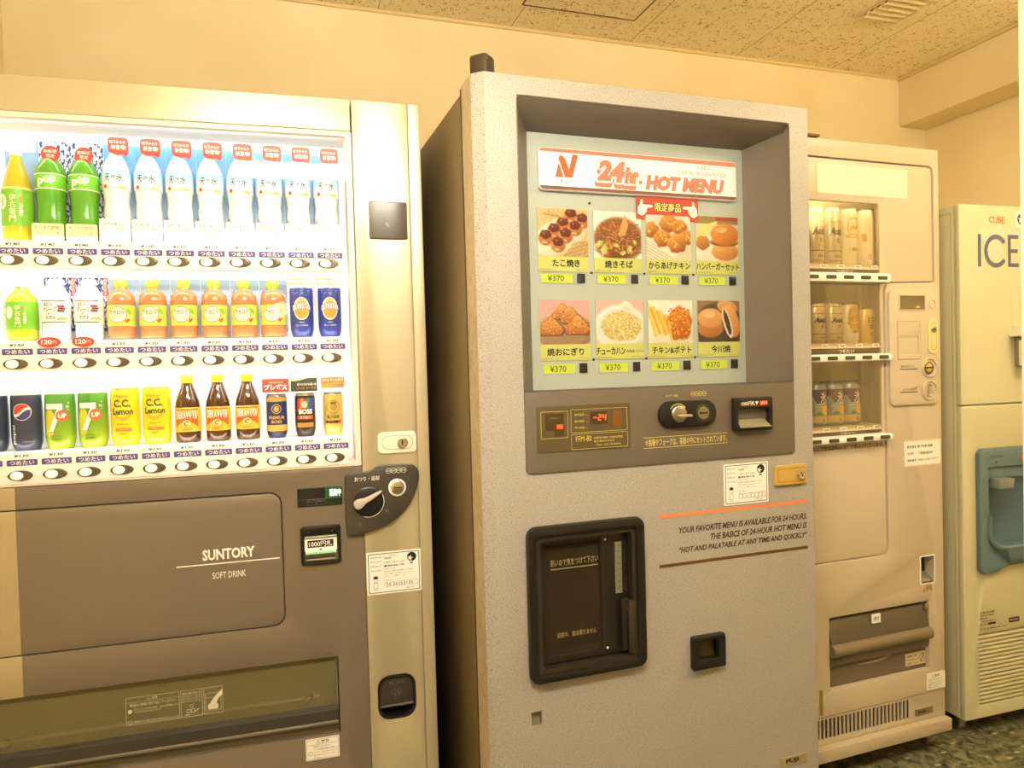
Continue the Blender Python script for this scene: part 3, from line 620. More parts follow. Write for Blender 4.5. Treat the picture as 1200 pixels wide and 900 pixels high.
def can_body(r, h, m, rim=None):
    return MB().lathe([(0, 0), (r*.78, 0), (r*.84, .003), (r*.97, .016), (r, .03), (r, h-.012), (r*.97, h-.006)], m).lathe([(r*.97, h-.006), (r*.93, h-.002), (r*.94, h), (r*.9, h), (r*.87, h-.003), (0, h-.003)], rim or STEEL)
def orangina(label, group):
    t = thing('orange_soda_can', label, 'can', group=group); blue = mat('deep_blue_can', (44, 60, 140), .3, coat=.3); r = .0262
    can_body(r, .118, blue, mat('pale_can_rim', (226, 220, 206), .4)).build('can_body', t)
    lb = MB(); org = mat('orange_print', (238, 158, 58), .45)
    lb.decal(ell(0, .064, .0185, .026), 0, org, r+.0003).decal([ell(0, .064, .0185, .026), ell(0, .064, .0165, .0235)], 0, CREAMINK, r+.0005)
    lb.decal([ell(0, .078, .012, .006), ell(0, .078, .010, .0045)], 0, CREAMINK, r+.0005)
    s = 'ORANGINA'
    for k, ch in enumerate(s):
        x = -.0215+.0054*k; z = .058+.006*math.cos((k-3.5)/3.5*1.2)-.0*k
        lb.halo(ch, x+.0002, x+.0046, z, z+.012, 0, blue, .0006, .05, wrap=r+.0006); lb.text(ch, x+.0002, x+.0046, z, z+.012, 0, WHITEINK, .05, wrap=r+.0008)
    for k in range(10): lb.decal(star(random.uniform(-.02, .02), random.uniform(.094, .106), .001), 0, WHITEINK, r+.0004)
    lb.text('100%', -.006, .006, .031, .034, 0, WHITEINK, wrap=r+.0004).text('果汁入り炭酸飲料', -.014, .014, .024, .0275, 0, WHITEINK, wrap=r+.0004).build('label_print', t)
    MB().plate(rr(-.0295, .0295, .121, .1345, .001), -.012, -.010, mat('orange_banner', (226, 112, 40), .5)).decal(rect(.006, .028, .123, .1325), -.0124, CREAMINK).text('果実感UP!', -.0275, .004, .123, .132, -.0124, CREAMINK, .03).text('新発売', .0075, .0265, .1242, .1312, -.0127, RED, .03).box(-.003, .003, -.011, .0, .116, .121, WHITE).build('top_banner', t)
    return t
def pepsi(label, group):
    t = thing('cola_can', label, 'can', group=group); r = .0285; body = mat('slate_navy_can', (50, 58, 78), .28, coat=.3)
    can_body(r, .122, body, mat('pale_can_rim', (226, 220, 206), .4)).build('can_body', t)
    lb = MB(); R_ = .0165; cx, cz = .0, .081
    lb.decal(ell(cx, cz, R_+.0012), 0, WHITEINK, r+.0003)
    wave = lambda z0: [(cx+R_*1.0*u, cz+z0+.004*math.sin(u*2.4)-.002*u) for u in np.linspace(-1, 1, 13)]
    def seg(lo, hi):
        P = []
        for u in np.linspace(-.97, .97, 17):
            m_ = math.sqrt(1-u*u)*R_; P.append((u*R_, lo(u, m_), hi(u, m_)))
        return [(cx+a, cz+b_) for a, b_, c_ in P]+[(cx+a, cz+c_) for a, b_, c_ in P[::-1]]
    mid = lambda u: .0045*math.sin(u*2.6)+.004*u
    lb.decal(seg(lambda u, m_: max(-m_, min(m_, mid(u)+.0028)), lambda u, m_: m_), 0, mat('flag_red', (206, 66, 40), .4), r+.0005)
    lb.decal(seg(lambda u, m_: -m_, lambda u, m_: max(-m_, min(m_, mid(u)-.0028))), 0, mat('flag_blue', (54, 62, 130), .4), r+.0005)
    lb.text('pepsi', -.0215, -.0125, .014, .054, 0, mat('silver_ink', (214, 214, 216), .4), .03, wrap=r+.0004, turn=1).text('ペプシコーラ', .0, .019, .017, .021, 0, WHITEINK, wrap=r+.0004).build('label_print', t)
    return t
def seven(label, group):
    t = thing('lemon_lime_can', label, 'can', group=group); r = .0285
    g = card_mat('green_yellow_can', (86, 156, 52), (150, 178, 40), .02, .1); g.node_tree.nodes['Principled BSDF'].inputs['Roughness'].default_value = .3
    can_body(r, .122, g, mat('pale_can_rim', (226, 220, 206), .4)).build('can_body', t)
    lb = MB(); yel = mat('yellow_flash', (216, 206, 50), .4)
    lb.decal(ell(-.014, .055, .012, .03), 0, yel, r+.0002)
    lb.decal([(-.0235, .097), (.0135, .097), (.0135, .085), (-.005, .036), (-.018, .036), (.0005, .083), (-.0235, .083)][::-1], 0, mat('dark_green_ink', (40, 92, 34), .5), r+.0003)
    lb.decal([(-.0225, .096), (.0125, .096), (.0125, .085), (-.006, .037), (-.0172, .037), (.0018, .084), (-.0225, .084)][::-1], 0, WHITEINK, r+.0005)
    lb.decal(ell(.0115, .070, .0125), 0, mat('orange_red_spot', (206, 104, 56), .4), r+.0007).text('UP', .0035, .0195, .065, .075, 0, WHITEINK, .05, wrap=r+.0009)
    for x, z, q in ((.0215, .089, .0028), (.024, .097, .0017), (.0225, .082, .0014)): lb.decal([ell(x, z, q), ell(x, z, q*.6)], 0, WHITEINK, r+.0004)
    lb.text('レモンライム', -.013, .008, .026, .0305, 0, mat('dark_green_ink', (40, 92, 34), .5), .02, .2, wrap=r+.0004).text('炭酸飲料', -.01, .009, .0195, .0235, 0, mat('dark_green_ink', (40, 92, 34), .5), .02, .2, wrap=r+.0004).build('label_print', t)
    return t
def lemon(label, group):
    t = thing('vitamin_lemon_can', label, 'can', group=group); r = .0288; y = mat('lemon_yellow_can', (250, 214, 36), .3, coat=.3)
    can_body(r, .124, y, mat('gold_can_rim', (226, 196, 70), .3, .5)).build('can_body', t)
    lb = MB(); G = mat('lettering_green', (72, 92, 24), .5); O = mat('amber_print', (240, 178, 40), .4)
    lb.decal(ell(.0, .075, .019, .021), 0, O, r+.0002).decal(ell(0, .078, .016, .016), 0, mat('lemon_flesh', (252, 226, 70), .4), r+.0004)
    lb.text('Vitamin', -.019, .013, .1035, .1105, 0, mat('ochre_ink', (176, 134, 20), .5), .02, wrap=r+.0006).text('C.C.', -.018, .016, .083, .1, 0, G, .045, wrap=r+.0007).text('Lemon', -.0215, .0215, .067, .081, 0, G, .04, wrap=r+.0007)
    lb.decal(rr(-.016, .018, .032, .038, .002), 0, mat('brick_ink', (196, 96, 34), .5), r+.0005).text('レモン50個分のビタミンC', -.0145, .0165, .0335, .0368, 0, CREAMINK, wrap=r+.0008).text('炭酸飲料', -.009, .011, .024, .028, 0, G, wrap=r+.0005).text('Vitamins', -.012, .013, .045, .0495, 0, G, wrap=r+.0006)
    lb.build('label_print', t)
    return t
def dekavita(label, group):
    t = thing('vitamin_drink_bottle', label, 'bottle', group=group); br = mat('brown_glass', (78, 46, 20), .12, coat=.6)
    MB().lathe([(0, 0), (.022, 0), (.0255, .004), (.026, .02), (.026, .078), (.0245, .09), (.0185, .108), (.0125, .124), (.0112, .132), (.0112, .138), (0, .138)], br).build('bottle_body', t)
    lb = MB().lathe([(.026, .024), (.0265, .025), (.0265, .076), (.026, .077)], mat('yellow_orange_label', (248, 190, 52), .4), seg=32)
    R1 = mat('deep_orange_print', (214, 96, 34), .45)
    lb.decal([(-.026, .034), (-.012, .044), (.012, .044), (.026, .034), (.026, .058), (-.026, .058)], 0, R1, .0268).decal(rect(-.027, .027, .0715, .074), 0, R1, .0268)
    s = 'DEKAVITA'
    for k, ch in enumerate(s):
        x = -.0232+.0058*k; h = .013+.004*abs(k-3.5)/3.5
        lb.halo(ch, x, x+.0052, .054-.002*abs(k-3.5)/3.5, .054+h, 0, R1, .0006, .05, wrap=.0271); lb.text(ch, x, x+.0052, .054-.002*abs(k-3.5)/3.5, .054+h, 0, WHITEINK, .05, wrap=.0273)
    lb.decal(ell(0, .042, .0105, .0085), 0, R1, .0272).decal(ell(0, .042, .0095, .0076), 0, mat('pale_yellow_line', (236, 232, 150), .5), .0274).text('C', -.006, .006, .037, .0475, 0, R1, .06, .3, wrap=.0276).text('炭酸飲料', -.012, .012, .027, .031, 0, R1, .02, wrap=.0272).build('label_band', t)
    MB().lathe([(0, 0), (.0125, 0), (.013, .001), (.013, .010), (.012, .012), (0, .012)], mat('yellow_cap', (244, 202, 40), .35), cz=.137).lathe([(.0118, -.006), (.0125, -.006), (.0125, -.0005), (.0118, 0)], mat('yellow_cap', (244, 202, 40), .35), cz=.137).build('cap', t)
    return t
def coffee(kind, label):
    t = thing('coffee_can', label, 'can'); r = .0228; h = .100
    body = {'navy': mat('navy_can', (44, 58, 118), .3, .2), 'rainbow': mat('dark_coffee_can', (52, 44, 30), .3, .2), 'gold': mat('gold_can', (226, 196, 104), .3, .4)}[kind]
    can_body(r, h, body, STEEL).build('can_body', t); lb = MB(); G = mat('gold_print', (214, 176, 84), .4, .3)
    if kind == 'navy':
        lb.lathe([(r+.0003, .016), (r+.0003, .03)], G, seg=32).lathe([(r+.0003, .083), (r+.0003, .093)], G, seg=32).lathe([(r*.9, .006), (r*.99, .015)], BLACK, seg=32)
        lb.decal(ell(0, .066, .011), 0, G, r+.0005).decal(ell(0, .066, .009), 0, body, r+.0006).decal(ell(0, .066, .006, .0068), 0, G, r+.0008)
        lb.text('PREMIUM', -.018, .018, .043, .0505, 0, G, .03, wrap=r+.0006).text('BOSS', -.012, .012, .0335, .0405, 0, G, .04, wrap=r+.0006)
    elif kind == 'rainbow':
        for k, c in enumerate(((196, 54, 60), (206, 130, 48), (196, 190, 60), (74, 140, 80), (60, 90, 160), (120, 64, 130))):
            lb.decal([(-.021+.007*k, .058), (-.021+.007*(k+1), .058), (-.021+.007*(k+1)+.004, .088), (-.021+.007*k+.004, .088)], 0, mat('spectrum_%d' % c[0], c, .4), r+.0004)
        lb.decal(ell(-.001, .074, .0065, .008), 0, mat('pale_portrait_ground', (206, 196, 160), .5), r+.0006).text('BOSS', -.015, .017, .052, .063, 0, WHITEINK, .05, wrap=r+.0008)
        lb.decal(rect(-.019, .019, .040, .049), 0, mat('brick_ink', (196, 96, 34), .5), r+.0004).text('コーヒー', -.012, .012, .042, .047, 0, CREAMINK, .02, wrap=r+.0007).decal(rect(-.02, .02, .022, .032), 0, mat('spectrum_206', (206, 130, 48), .4), r+.0004)
    else:
        lb.decal([ell(0, .066, .0155), ell(0, .066, .0143)], 0, mat('dark_gold_ink', (120, 88, 26), .5), r+.0004).decal(ell(.001, .067, .008, .0095), 0, mat('amber_brown_print', (186, 142, 62), .5), r+.0004).decal(ell(.0, .075, .0075, .003), 0, mat('dark_gold_ink', (120, 88, 26), .5), r+.0006)
        lb.text('贅沢微糖', -.015, .015, .0385, .047, 0, INK, .03, wrap=r+.0006).decal(rect(-.019, .012, .028, .0345), 0, INK, r+.0004).decal(ell(.015, .0315, .0045), 0, RED, r+.0006).text('コーヒー', -.014, .006, .0295, .033, 0, G, .02, wrap=r+.0006)
    lb.build('label_print', t)
    bn = MB(); y = -.018
    if kind == 'navy': bn.plate(rr(-.029, .029, .104, .1345, .001), y, y+.002, RED).text('プレボス', -.025, .025, .109, .122, y-.0004, WHITEINK, .05).text('PREMIUM BOSS', -.014, .016, .1245, .1275, y-.0004, CREAMINK)
    elif kind == 'rainbow':
        bn.plate(rr(-.030, .0285, .104, .1345, .001), y, y+.002, mat('dark_olive_banner', (62, 56, 36), .5)).decal([(-.03, .128), (-.014, .129), (.008, .1345), (-.03, .1345)], y-.0003, mat('pale_yellow_line', (236, 232, 150), .5)).text('香りひろがる濃い味', -.016, .0265, .117, .123, y-.0005, CREAMINK, .03, .15).text('いいコーヒーです', -.017, .025, .1085, .114, y-.0005, mat('gold_print', (214, 176, 84), .4, .3), .02, .15)
    else:
        bn.plate(rr(-.0255, .027, .110, .1345, .001), y, y+.002, mat('bronze_banner', (186, 106, 50), .5)).text('コクとキレの贅沢', -.023, .024, .125, .131, y-.0004, CREAMINK, .03).decal(rect(-.0245, .026, .1115, .121), y-.0003, mat('gold_print', (214, 176, 84), .4, .3)).text('プレミアムな微糖', -.023, .0245, .1125, .1195, y-.0005, RED, .03)
    bn.box(-.004, .004, y+.001, .0, h-.003, h+.011, WHITE).build('top_banner', t)
    return t

YC = .044
def shelve(maker, cols, row, labels, group=None, copies=True):
    z = (1.4985, 1.2905, 1.0615)[row]
    base = None
    for c, lab in zip(cols, labels):
        p = at(DV, XI[0]+.0626*c+.001, YC, z)
        if base is None:
            base = maker(lab, group) if group else maker(lab); base.location = p; base.rotation_euler = (0, 0, DV.rotation_euler.z)
        else: dup(base, p, lab)
shelve(lambda l, g: tea_bottle(l, g), [0], 0, ['tall amber green tea bottle with bright green label, top display row'], 'top display row bottles')
shelve(melon_bottle, [1, 2], 0, ['green melon soda bottle beside the tall amber tea bottle', 'green melon soda bottle next to the first clear water bottle'], 'top display row bottles')
shelve(water_bottle, range(3, 11), 0, [f'{o} clear mineral water bottle from the green soda, top display row' for o in ORD], 'top display row bottles')
shelve(small_tea, [0], 1, ['short green tea bottle with white cap, middle display row'])
shelve(grape_water, [1, 2], 1, ['grape water bottle with light blue cap beside the short tea bottle', 'grape water bottle with light blue cap next to the first acerola bottle'], 'grape water bottles')
shelve(acerola_bottle, range(3, 9), 1, [f'{o} orange acerola bottle from the grape water, middle display row' for o in ORD[:6]], 'acerola bottles')
shelve(orangina, [9, 10], 1, ['deep blue orange-soda can beside the acerola bottles', 'deep blue orange-soda can at the column end of the middle row'], 'orange soda cans')
shelve(pepsi, [0, -1], 2, ['dark slate cola can with round tricolour emblem beside the green cans', 'dark slate cola can cut by the picture edge, bottom display row'], 'cola cans')
shelve(seven, [1, 2], 2, ['green can with big white numeral beside the dark cola can', 'green can with big white numeral beside the yellow lemon can'], 'lemon lime cans')
shelve(lemon, [3, 4], 2, ['yellow vitamin lemon can beside the green numeral can', 'yellow vitamin lemon can beside the first brown bottle'], 'yellow lemon cans')
shelve(dekavita, [5, 6, 7], 2, ['small brown vitamin bottle with yellow cap beside the yellow can', 'small brown vitamin bottle with yellow cap, middle one of three', 'small brown vitamin bottle with yellow cap beside the navy coffee can'], 'brown vitamin drink bottles')
shelve(lambda l: coffee('navy', l), [8], 2, ['navy coffee can with gold bands under a red banner'])
shelve(lambda l: coffee('rainbow', l), [9], 2, ['dark coffee can with rainbow stripes under an olive banner'])
shelve(lambda l: coffee('gold', l), [10], 2, ['golden coffee can under a bronze banner, end of bottom row'])

# ------------------------------------------------------------------ hot food vending machine
GRAIN = speckle('speckled_grey_paint', (156, 151, 142), (96, 88, 76), 430, .32, .39, .42, .1, (172, 166, 156))
BROWN = speckle('brown_textured_plastic', (108, 98, 84), (94, 84, 71), 700, .35, .5, .45, .1)
BROWNPANEL = mat('brown_satin_plastic', (96, 87, 73), .42)
BEIGESIDE = speckle('beige_door_side', (198, 182, 148), (180, 162, 126), 40, .3, .6, .45)
DARKSIDE = mat('olive_grey_cabinet_side', (118, 102, 70), .5)
MENU = mat('pale_grey_menu_panel', (163, 170, 158), .4)
YEL = mat('pale_yellow_strip', (182, 186, 100), .5)
LCDY = mat('yellow_lcd', (178, 194, 66), .3, emit=.06)
LCDINK = mat('lcd_digits', (62, 70, 34), .5)

HV = thing('hot_food_vending_machine', 'tall speckled grey hot food vending machine with recessed picture menu and black serving hatch', 'vending machine', (1.2874, 1.4735, 0), .0149)
MB().box(-.862, -.004, .102, .76, .06, 1.822, DARKSIDE, .003).build('cabinet', HV)
MB().box(-.84, -.03, .08, .74, .0, .06, DARK).build('kick_base', HV)
# door shell: front sheet with openings, chamfered hinge-side edge, sides
dr = MB()
OPEN = [rr(-.772, -.060, .975, 1.7885, .010), rr(-.777, -.4965, .523, .861, .022), rr(-.370, -.2845, .4865, .561, .004), rr(-.7735, -.751, .4295, .4565, .001)]
dr.plate([rect(-.843, -.0025, .07, 1.83)]+OPEN, 0, .012, GRAIN)
dr.add([(-.843, 0, .07), (-.843, 0, 1.83), (-.866, .020, 1.83), (-.866, .020, .07)], [(3, 0, 1, 2)], GRAIN)
dr.add([(-.866, .020, .07), (-.866, .020, 1.83), (-.866, .095, 1.83), (-.866, .095, .07)], [(3, 0, 1, 2)], BEIGESIDE)
dr.add([(-.0025, 0, .07), (-.0025, 0, 1.83), (0, .004, 1.83), (0, .004, .07), (0, .095, 1.83), (0, .095, .07)], [(0, 3, 2, 1), (3, 5, 4, 2)], GRAIN)
dr.add([(-.843, 0, 1.83), (-.0025, 0, 1.83), (0, .004, 1.83), (0, .095, 1.83), (-.866, .095, 1.83), (-.866, .02, 1.83)], [(0, 1, 2, 3, 4, 5)], GRAIN)
dr.add([(-.866, .095, .07), (-.866, .095, 1.83), (-.776, .095, 1.83), (-.776, .095, .07)], [(0, 1, 2, 3)], DARK)
dr.box(-.867, -.8655, .093, .1015, .07, 1.825, SEAM).build('door', HV)

# recess: lipped splayed walls round the menu panel
o1 = (-.772, -.060, 1.153, 1.7885); o2 = (-.767, -.065, 1.153, 1.770); o3 = (-.712, -.123, 1.153, 1.7465)
def ring(a, ya, b, yb): 
    A = [(a[0], ya, a[2]), (a[1], ya, a[2]), (a[1], ya, a[3]), (a[0], ya, a[3])]; B = [(b[0], yb, b[2]), (b[1], yb, b[2]), (b[1], yb, b[3]), (b[0], yb, b[3])]
    return A+B, [(i, (i+1) % 4, (i+1) % 4+4, i+4) for i in range(4)]
bz = MB(); bz.add(*ring(o1, -.002, o2, .014), BROWN); bz.add(*ring(o2, .014, o3, .1), BROWN)
bz.plate([rr(-.7725, -.0595, 1.150, 1.789, .010), rr(-.7705, -.0615, 1.151, 1.787, .009)], -.0025, .002, BROWN).build('recess_bezel', HV)
MB().box(-.716, -.119, .1, .108, 1.148, 1.75, MENU).build('menu_panel', HV)
Y = .1
sg = MB()
SAL = mat('salmon_print', (222, 112, 88), .5, emit=.06); SIGNW = mat('backlit_sign_white', (226, 220, 212), .4, emit=.1)
sg.plate(rr(-.688, -.150, 1.614, 1.711, .008), Y-.012, Y+.001, SIGNW, .002)
sg.decal([(-.686, 1.7015), (-.1515, 1.6985), (-.152, 1.706), (-.158, 1.7095), (-.680, 1.7095), (-.686, 1.706)], Y-.0124, SAL).decal([(-.6865, 1.6235), (-.6855, 1.619), (-.680, 1.6155), (-.158, 1.6155), (-.152, 1.619), (-.1515, 1.6235)], Y-.0124, mat('dark_brown_print', (112, 74, 52), .5))
ORG = mat('vermilion_print', (214, 84, 30), .5, emit=.06)
yy = Y-.0124
sg.decal([(-.6485, 1.6445), (-.6385, 1.678), (-.627, 1.6445)][::-1], yy, ORG)
sg.decal([(-.6235, 1.6445), (-.605, 1.6445), (-.589, 1.698), (-.603, 1.6985), (-.613, 1.664), (-.6225, 1.688), (-.628, 1.6935), (-.636, 1.6945), (-.6395, 1.686), (-.6375, 1.682)], yy, ORG)
sg.text('ニチレイ', -.6485, -.605, 1.6285, 1.641, yy, INK, .01)
P24 = [('2', -.541, -.503, 1.643, 1.6905), ('4', -.508, -.468, 1.641, 1.6895), ('h', -.469, -.445, 1.640, 1.677), ('r', -.446, -.431, 1.640, 1.667), ('.', -.430, -.422, 1.640, 1.648)]
for ch, a, b_, c, e in P24:
    if ch != '.': sg.halo(ch, a-.002, b_-.002, c-.010, e-.012, yy, SAL, .0058, .04, .18)
for ch, a, b_, c, e in P24: sg.halo(ch, a, b_, c, e, yy-.0003, mat('thin_rust_line', (206, 130, 104), .5, emit=.06), .0066, .04, .18)
for ch, a, b_, c, e in P24: sg.halo(ch, a, b_, c, e, yy-.0006, SIGNW, .0056, .04, .18)
for ch, a, b_, c, e in P24: sg.halo(ch, a, b_, c, e, yy-.0009, SAL, .0012, .05, .18)
sg.halo('HOT MENU', -.411, -.188, 1.6285, 1.663, yy, SAL, .0012, .05, .2).text('CASUAL FROZEN FOODS', -.319, -.181, 1.6705, 1.6805, yy, SAL, 0, .2).text('冷凍食品', -.269, -.228, 1.6855, 1.695, yy, SAL, 0)
sg.build('header_sign', HV)
scr = mat('dark_screw', (74, 66, 44), .4, .6)

# printed pictures of dishes: painted point by point onto a fine grid
def canvas(bg, w=64, h=58):
    a = np.zeros((h, w, 3)); a[:] = bg; return a
RNG = np.random.default_rng(7)
def blob(a, cx, cy, rx, ry, col, col2=None, rot=0.0, rough=0.0, soft=.12):
    h, w_ = a.shape[:2]; yy_, xx_ = np.mgrid[0:h, 0:w_]; u = (xx_+.5)/w_-cx; v = 1-(yy_+.5)/h-cy
    c, s = math.cos(rot), math.sin(rot); p, q_ = (u*c+v*s)/rx, (-u*s+v*c)/ry
    d = np.sqrt(p*p+q_*q_)
    if rough: d = d+rough*np.sin(np.arctan2(q_, p)*5+cx*40)+rough*.6*np.sin(np.arctan2(q_, p)*9+cy*50)
    k = np.clip((1-d)/soft, 0, 1)[..., None]
    c1 = np.array(col, float); c2 = np.array(col2 if col2 is not None else col, float)
    t_ = np.clip((q_*.6-p*.3+.5), 0, 1)[..., None]
    a[:] = a*(1-k)+(c2*(1-t_)+c1*t_)*k
def stroke(a, x0, y0, x1, y1, wd, col):
    h, w_ = a.shape[:2]; yy_, xx_ = np.mgrid[0:h, 0:w_]; u = (xx_+.5)/w_; v = 1-(yy_+.5)/h
    dx, dy = x1-x0, y1-y0; t_ = np.clip(((u-x0)*dx+(v-y0)*dy)/(dx*dx+dy*dy), 0, 1)
    d = np.hypot(u-x0-t_*dx, v-y0-t_*dy); k = np.clip((wd-d)/(wd*.5), 0, 1)[..., None]
    a[:] = a*(1-k)+np.array(col, float)*k
def grain(a, amt): a += RNG.normal(0, amt, a.shape[:2])[..., None]
def takoyaki():
    a = canvas((222, 190, 130))
    for k in range(14): stroke(a, -.1+.09*k, 0, .25+.09*k, 1, .008, (196, 158, 96))
    blob(a, .42, .42, .62, .36, (246, 236, 214), (232, 214, 180), .5)
    for k in range(10): stroke(a, .5+.05*k, .0, .75+.05*k, .33, .012, (150, 110, 56))
    for x, y in ((.66, .87), (.89, .78), (.50, .69), (.74, .62), (.33, .55), (.55, .46), (.16, .41), (.40, .27)):
        blob(a, x, y-.03, .155, .16, (216, 150, 84), (170, 96, 44)); blob(a, x, y+.045, .12, .10, (116, 48, 24), (84, 32, 18), 0, .06); blob(a, x-.03, y+.07, .02, .015, (190, 120, 90)); blob(a, x-.02, y-.12, .05, .02, (240, 200, 140))
    stroke(a, .14, .88, .56, .80, .016, (170, 128, 60)); stroke(a, .2, .94, .52, .80, .014, (196, 150, 80))
    grain(a, 5); return a
def yakisoba():
    a = canvas((250, 246, 232)); blob(a, .52, .40, .56, .52, (180, 150, 120), (150, 110, 70)); blob(a, .5, .42, .5, .46, (146, 92, 40), (110, 66, 28))
    for k in range(90):
        x, y = RNG.uniform(.04, .9), RNG.uniform(.1, .72); t_ = RNG.uniform(0, 3.14); c = RNG.choice([0, 1, 2]); stroke(a, x, y, x+.16*math.cos(t_), y+.12*math.sin(t_), .012, [(206, 152, 82), (170, 110, 52), (120, 70, 30)][c])
    for x, y, r_ in ((.12, .3, .1), (.22, .18, .12), (.46, .28, .07), (.6, .12, .07), (.74, .2, .09), (.85, .35, .06)): blob(a, x, y, r_, r_*.6, (226, 210, 140), (176, 180, 90), x*6, .1)
    for x, y in ((.3, .1), (.45, .5), (.7, .4), (.35, .66)): blob(a, x, y, .06, .035, (206, 110, 70), (176, 80, 50), y*7)
    for k in range(5): stroke(a, .52+.03*k, .5, .66+.012*k, .92-.05*k, .02, (214, 164, 92))
    grain(a, 7); return a
def karaage():
    a = canvas((238, 226, 206)); 
    for k in range(7): stroke(a, .0, .42-.07*k, .62, .08-.07*k, .012, (196, 176, 136)); stroke(a, 1.0, .45-.07*k, .6, .06-.07*k, .012, (206, 188, 150))
    stroke(a, 0, .46, .63, .08, .022, (250, 244, 226)); stroke(a, .63, .08, 1, .44, .022, (250, 244, 226))
    for x, y, r_ in ((.1, .64, .17), (.5, .78, .19), (.74, .72, .16), (.9, .5, .15), (.36, .46, .18), (.68, .36, .2)):
        blob(a, x, y, r_*1.16, r_*1.1, (226, 160, 66), (150, 80, 22), 0, .05)
        for k in range(10): blob(a, x+RNG.uniform(-.1, .1), y+RNG.uniform(-.1, .1), .035, .022, (242, 192, 104) if k % 2 else (190, 118, 40), None, k)
    grain(a, 6); return a
def burger():
    a = canvas((226, 214, 182)); a[:10] = (150, 130, 60); a[:6, 30:] = (170, 60, 40)
    blob(a, .5, .25, .7, .36, (252, 246, 232), (236, 222, 196))
    for k in range(7): stroke(a, .0+.02*k, .5+.07*k*.6, .3+.03*k, .62+.04*k, .035, (246, 222, 140))
    blob(a, .16, .40, .17, .17, (206, 140, 66), (170, 100, 40), 0, .04)
    blob(a, .68, .22, .34, .22, (232, 178, 104), (196, 128, 60)); blob(a, .66, .42, .36, .09, (120, 60, 28)); blob(a, .66, .44, .36, .06, (150, 150, 60), None, 0, .08)
    blob(a, .68, .60, .36, .26, (224, 150, 74), (196, 112, 44)); blob(a, .6, .70, .14, .06, (242, 186, 116))
    grain(a, 5); return a
def onigiri():
    a = canvas((236, 176, 168)); blob(a, .5, .28, .62, .44, (186, 156, 120), (150, 120, 90)); blob(a, .5, .3, .52, .34, (160, 132, 100))
    def tri(cx, cy, r_, c1, c2):
        h, w_ = a.shape[:2]; yy_, xx_ = np.mgrid[0:h, 0:w_]; u = ((xx_+.5)/w_-cx)/r_; v = (1-(yy_+.5)/h-cy)/r_
        d = np.maximum.reduce([-v*1.1, .8*u+.6*v, -.8*u+.6*v]); d = np.maximum(d, np.hypot(u, v)*.72); k = np.clip((.72-d)/.08, 0, 1)[..., None]; t_ = np.clip(v*.6+.5, 0, 1)[..., None]
        a[:] = a*(1-k)+(np.array(c2)*(1-t_)+np.array(c1)*t_)*k
    for cx, cy, r_ in ((.44, .70, .21), (.60, .62, .22), (.22, .38, .26), (.74, .40, .27)):
        tri(cx+.01, cy-.012, r_*1.09, (120, 70, 34), (104, 60, 30)); tri(cx, cy, r_, (232, 168, 98), (176, 100, 46))
    for k in range(260):
        x, y = RNG.uniform(.03, .98), RNG.uniform(.14, .9); i, j = int((1-y)*58), int(x*64)
        if a[i, j, 0] > 165 and a[i, j, 2] < 110: blob(a, x, y, .016, .010, (242, 190, 124) if k % 2 else (160, 90, 40), None, k)
    grain(a, 5); return a
def friedrice():
    a = canvas((238, 188, 178)); blob(a, .52, .36, .6, .56, (250, 250, 244), (226, 226, 214)); blob(a, .52, .36, .5, .47, (228, 230, 220), (240, 240, 232)); blob(a, .66, .86, .14, .1, (252, 250, 244), (220, 220, 206), -.5)
    blob(a, .54, .4, .44, .36, (226, 206, 130), (206, 180, 96), 0, .03)
    for k in range(300):
        t_ = RNG.uniform(0, 6.28); r_ = math.sqrt(RNG.uniform(0, 1)); x, y = .54+.42*r_*math.cos(t_), .40+.34*r_*math.sin(t_)
        blob(a, x, y, .022, .013, [(246, 232, 170), (232, 208, 120), (196, 164, 80), (250, 240, 200)][k % 4], None, k*1.7)
    for k in range(9): blob(a, RNG.uniform(.25, .85), RNG.uniform(.2, .6), .02, .014, (150, 150, 70) if k % 2 else (190, 120, 70), None, k)
    grain(a, 5); return a
def chicken():
    a = canvas((250, 244, 228)); blob(a, .5, .2, .62, .3, (252, 248, 238), (232, 220, 196))
    for k in range(11): x = .05+.045*k; stroke(a, x-.06, .9-.02*(k % 3)-.03*k, x+.12, .18+.03*(k % 4), .05, [(246, 200, 92), (252, 220, 130), (226, 172, 66)][k % 3])
    blob(a, .7, .45, .3, .42, (226, 142, 44), (176, 92, 22), 0, .05)
    for k in range(120): blob(a, .7+RNG.uniform(-.24, .24), .45+RNG.uniform(-.36, .36), .028, .018, [(246, 184, 84), (196, 112, 34), (160, 84, 22)][k % 3], None, k)
    stroke(a, .46, .5, .52, .05, .03, (240, 192, 90)); grain(a, 5); return a
def cakes():
    a = canvas((150, 112, 84)); blob(a, .5, .38, .62, .6, (78, 68, 58), (58, 50, 44)); blob(a, .5, .38, .52, .48, (94, 84, 74), (70, 62, 54))
    blob(a, .3, .34, .32, .24, (206, 148, 84), (170, 106, 50)); 
    for k in range(3): stroke(a, .02, .42-.06*k, .56, .42-.06*k, .012, (180, 116, 60))
    blob(a, .3, .58, .32, .24, (236, 178, 116), (216, 150, 88)); blob(a, .26, .66, .15, .08, (246, 200, 146))
    blob(a, .7, .84, .26, .16, (232, 172, 108), (206, 136, 72), -.3); blob(a, .8, .5, .19, .42, (236, 180, 114), (206, 140, 74), .25)
    blob(a, .70, .46, .10, .40, (246, 226, 190), None, .25); blob(a, .70, .47, .06, .33, (84, 56, 50), (60, 40, 38), .25, .05)
    grain(a, 4); return a
photo_m = bpy.data.materials.new('printed_photograph'); photo_m.use_nodes = True
